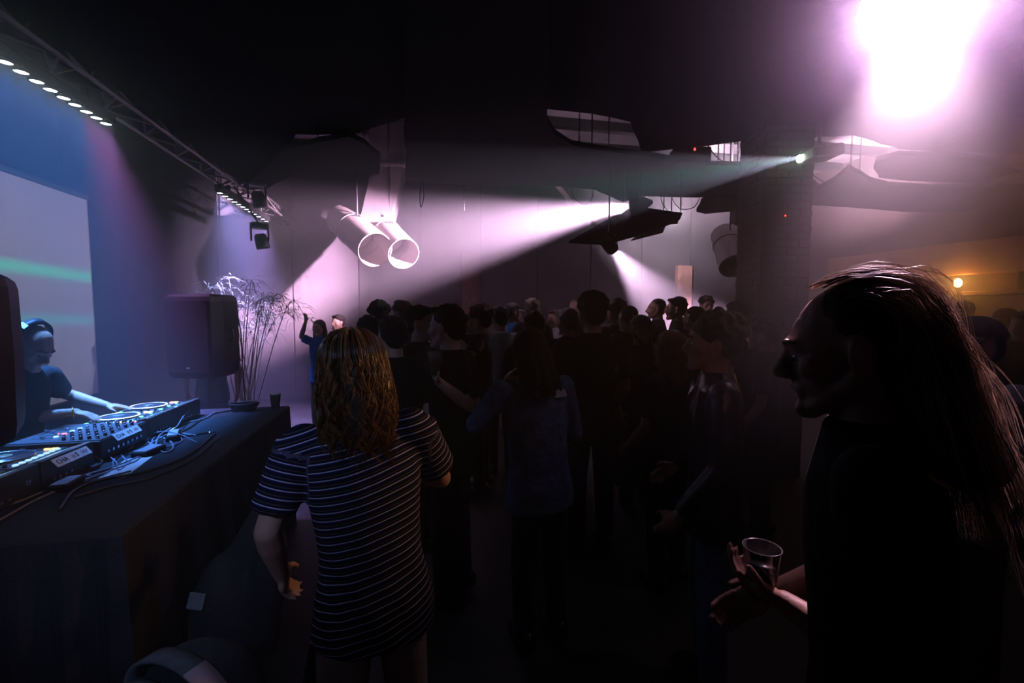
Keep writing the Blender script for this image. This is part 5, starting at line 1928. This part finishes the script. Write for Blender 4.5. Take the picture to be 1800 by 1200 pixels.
# man in a shiny jacket, near
pos27, z27 = place(1262, 548, 1.95)
f27 = 62.0
s27 = z27 / 1.78
el27 = localize(pos27, f27, at(1245, 985, 1.70)) / s27
wr27 = localize(pos27, f27, at(1372, 1052, 1.22)) / s27
p27 = person('man in a dark jacket with a pale collar, near the middle right', pos27, f27, z27, SK_B, 'curly', H_DARK, M_LEATH, M_DENIM, 'long',
             vox=0.010, seed=27, slim=1.08, eyes=True)
for sx, w_ in ((-1, 0.05), (1, 0.05)):
    q = p27['U'](sx * 0.075, 0.075, 1.43)
    MB().prism([(0, 0, 0), (sx * 0.05, 0.01, 0.02), (sx * 0.065, 0.03, -0.10), (sx * 0.01, 0.035, -0.06)], (0, 0.004, 0.002)).build('lapel', mat('satin_lapel', (0.16, 0.18, 0.18), 0.3, spec=0.7), p27['root'], False, q)
# denim jacket
pos28, z28 = place(950, 592, 2.25)
f28 = 15.0
s28 = z28 / 1.78
p28 = person('hunched person in a blue denim jacket holding a hand to the head', pos28, f28, z28 + 0.05, SK_B, 'long', H_DARK, M_DENIM, M_JEANS, 'long',
             {'L': ((-0.34, 0.10, 1.26), (-0.14, 0.16, 1.46)), 'R': ((0.26, 0.05, 1.15), (0.12, 0.28, 1.22))}, lean=9, head_pitch=18, vox=0.009, seed=28, slim=1.12)
MB().bbox((0, 0, 0), (0.085, 0.008, 0.045), 0.003).build('shoulder_patch', mat('pale_worn_denim', (0.42, 0.45, 0.52), 0.9, var=0.3, scale=40), p28['root'], False, p28['U'](0.11, -0.098, 1.40), (R(-35), 0, R(8)))
crowd('woman with long auburn hair right of the denim jacket', 1180, 578, 2.75, 20, hair='long', hm_=H_RED, sk=SK_A)
crowd('near person in a dark cap and grey blue shirt, right of the long hair', 1722, 556, 1.95, 75, hair='crop', hat=M_CAP, top=M_TEEL, sk=SK_B, slim=1.1, vox=0.010)
crowd('person with dark hair under the amber lamp', 1695, 529, 5.2, 100, hair='crop', sk=SK_B, hat=M_CAP)
crowd('person in a pale fronted cap near the right edge', 1768, 541, 4.6, -95, hair='crop', hat=M_CAP, sk=SK_B)
crowd('person cut by the right edge of the picture', 1806, 545, 3.7, 90, hair='short', sk=SK_B)
crowd('dark head between the column and the long haired man', 1347, 556, 3.3, 40, hair='curly')
crowd('person in a teal tee half hidden behind the far loudspeaker', 368, 552, 4.85, -10, hair='short', top=M_TEAL, legs=M_TEAL, sk=SK_A,
      arms={'L': ((-0.29, 0.0, 1.15), (-0.27, -0.02, 0.88)), 'R': ((0.30, 0.0, 1.16), (0.29, -0.02, 0.90))})
crowd('low dark head between the auburn hair and the jacket collar', 1150, 572, 4.5, 30, hair='short')
crowd('dark head behind the raised forearm', 820, 549, 5.4, -10, hair='crop')
# ================================================================== stage fog hanging over the dance floor and the booth
def fog_nodes(nt, out_socket, factor):
    adn = nt.nodes.new('ShaderNodeAddShader')
    for i, (dens, g_) in enumerate(HAZE):
        vsn = nt.nodes.new('ShaderNodeVolumeScatter')
        vsn.inputs['Color'].default_value = (0.95, 0.95, 0.97, 1)
        vsn.inputs['Density'].default_value = dens * factor
        vsn.inputs['Anisotropy'].default_value = g_
        nt.links.new(vsn.outputs[0], adn.inputs[i])
    nt.links.new(adn.outputs[0], out_socket)


m_fog = bpy.data.materials.new('stage_fog')
m_fog.use_nodes = True
m_fog.node_tree.nodes.clear()
fog_nodes(m_fog.node_tree, m_fog.node_tree.nodes.new('ShaderNodeOutputMaterial').inputs['Volume'], 1.0)
YH = 0.90
hz = MB().box(((XL + XR) / 2, (YF + 0.1 + YH) / 2, ZC / 2), (XR - XL + 0.02, YF + 0.1 - YH, ZC + 0.02)).build('stage_haze', m_fog)
hz['kind'] = 'stuff'
tag(hz, 'thick stage fog drifting over the dance floor and booth', 'haze')
bake_pending()
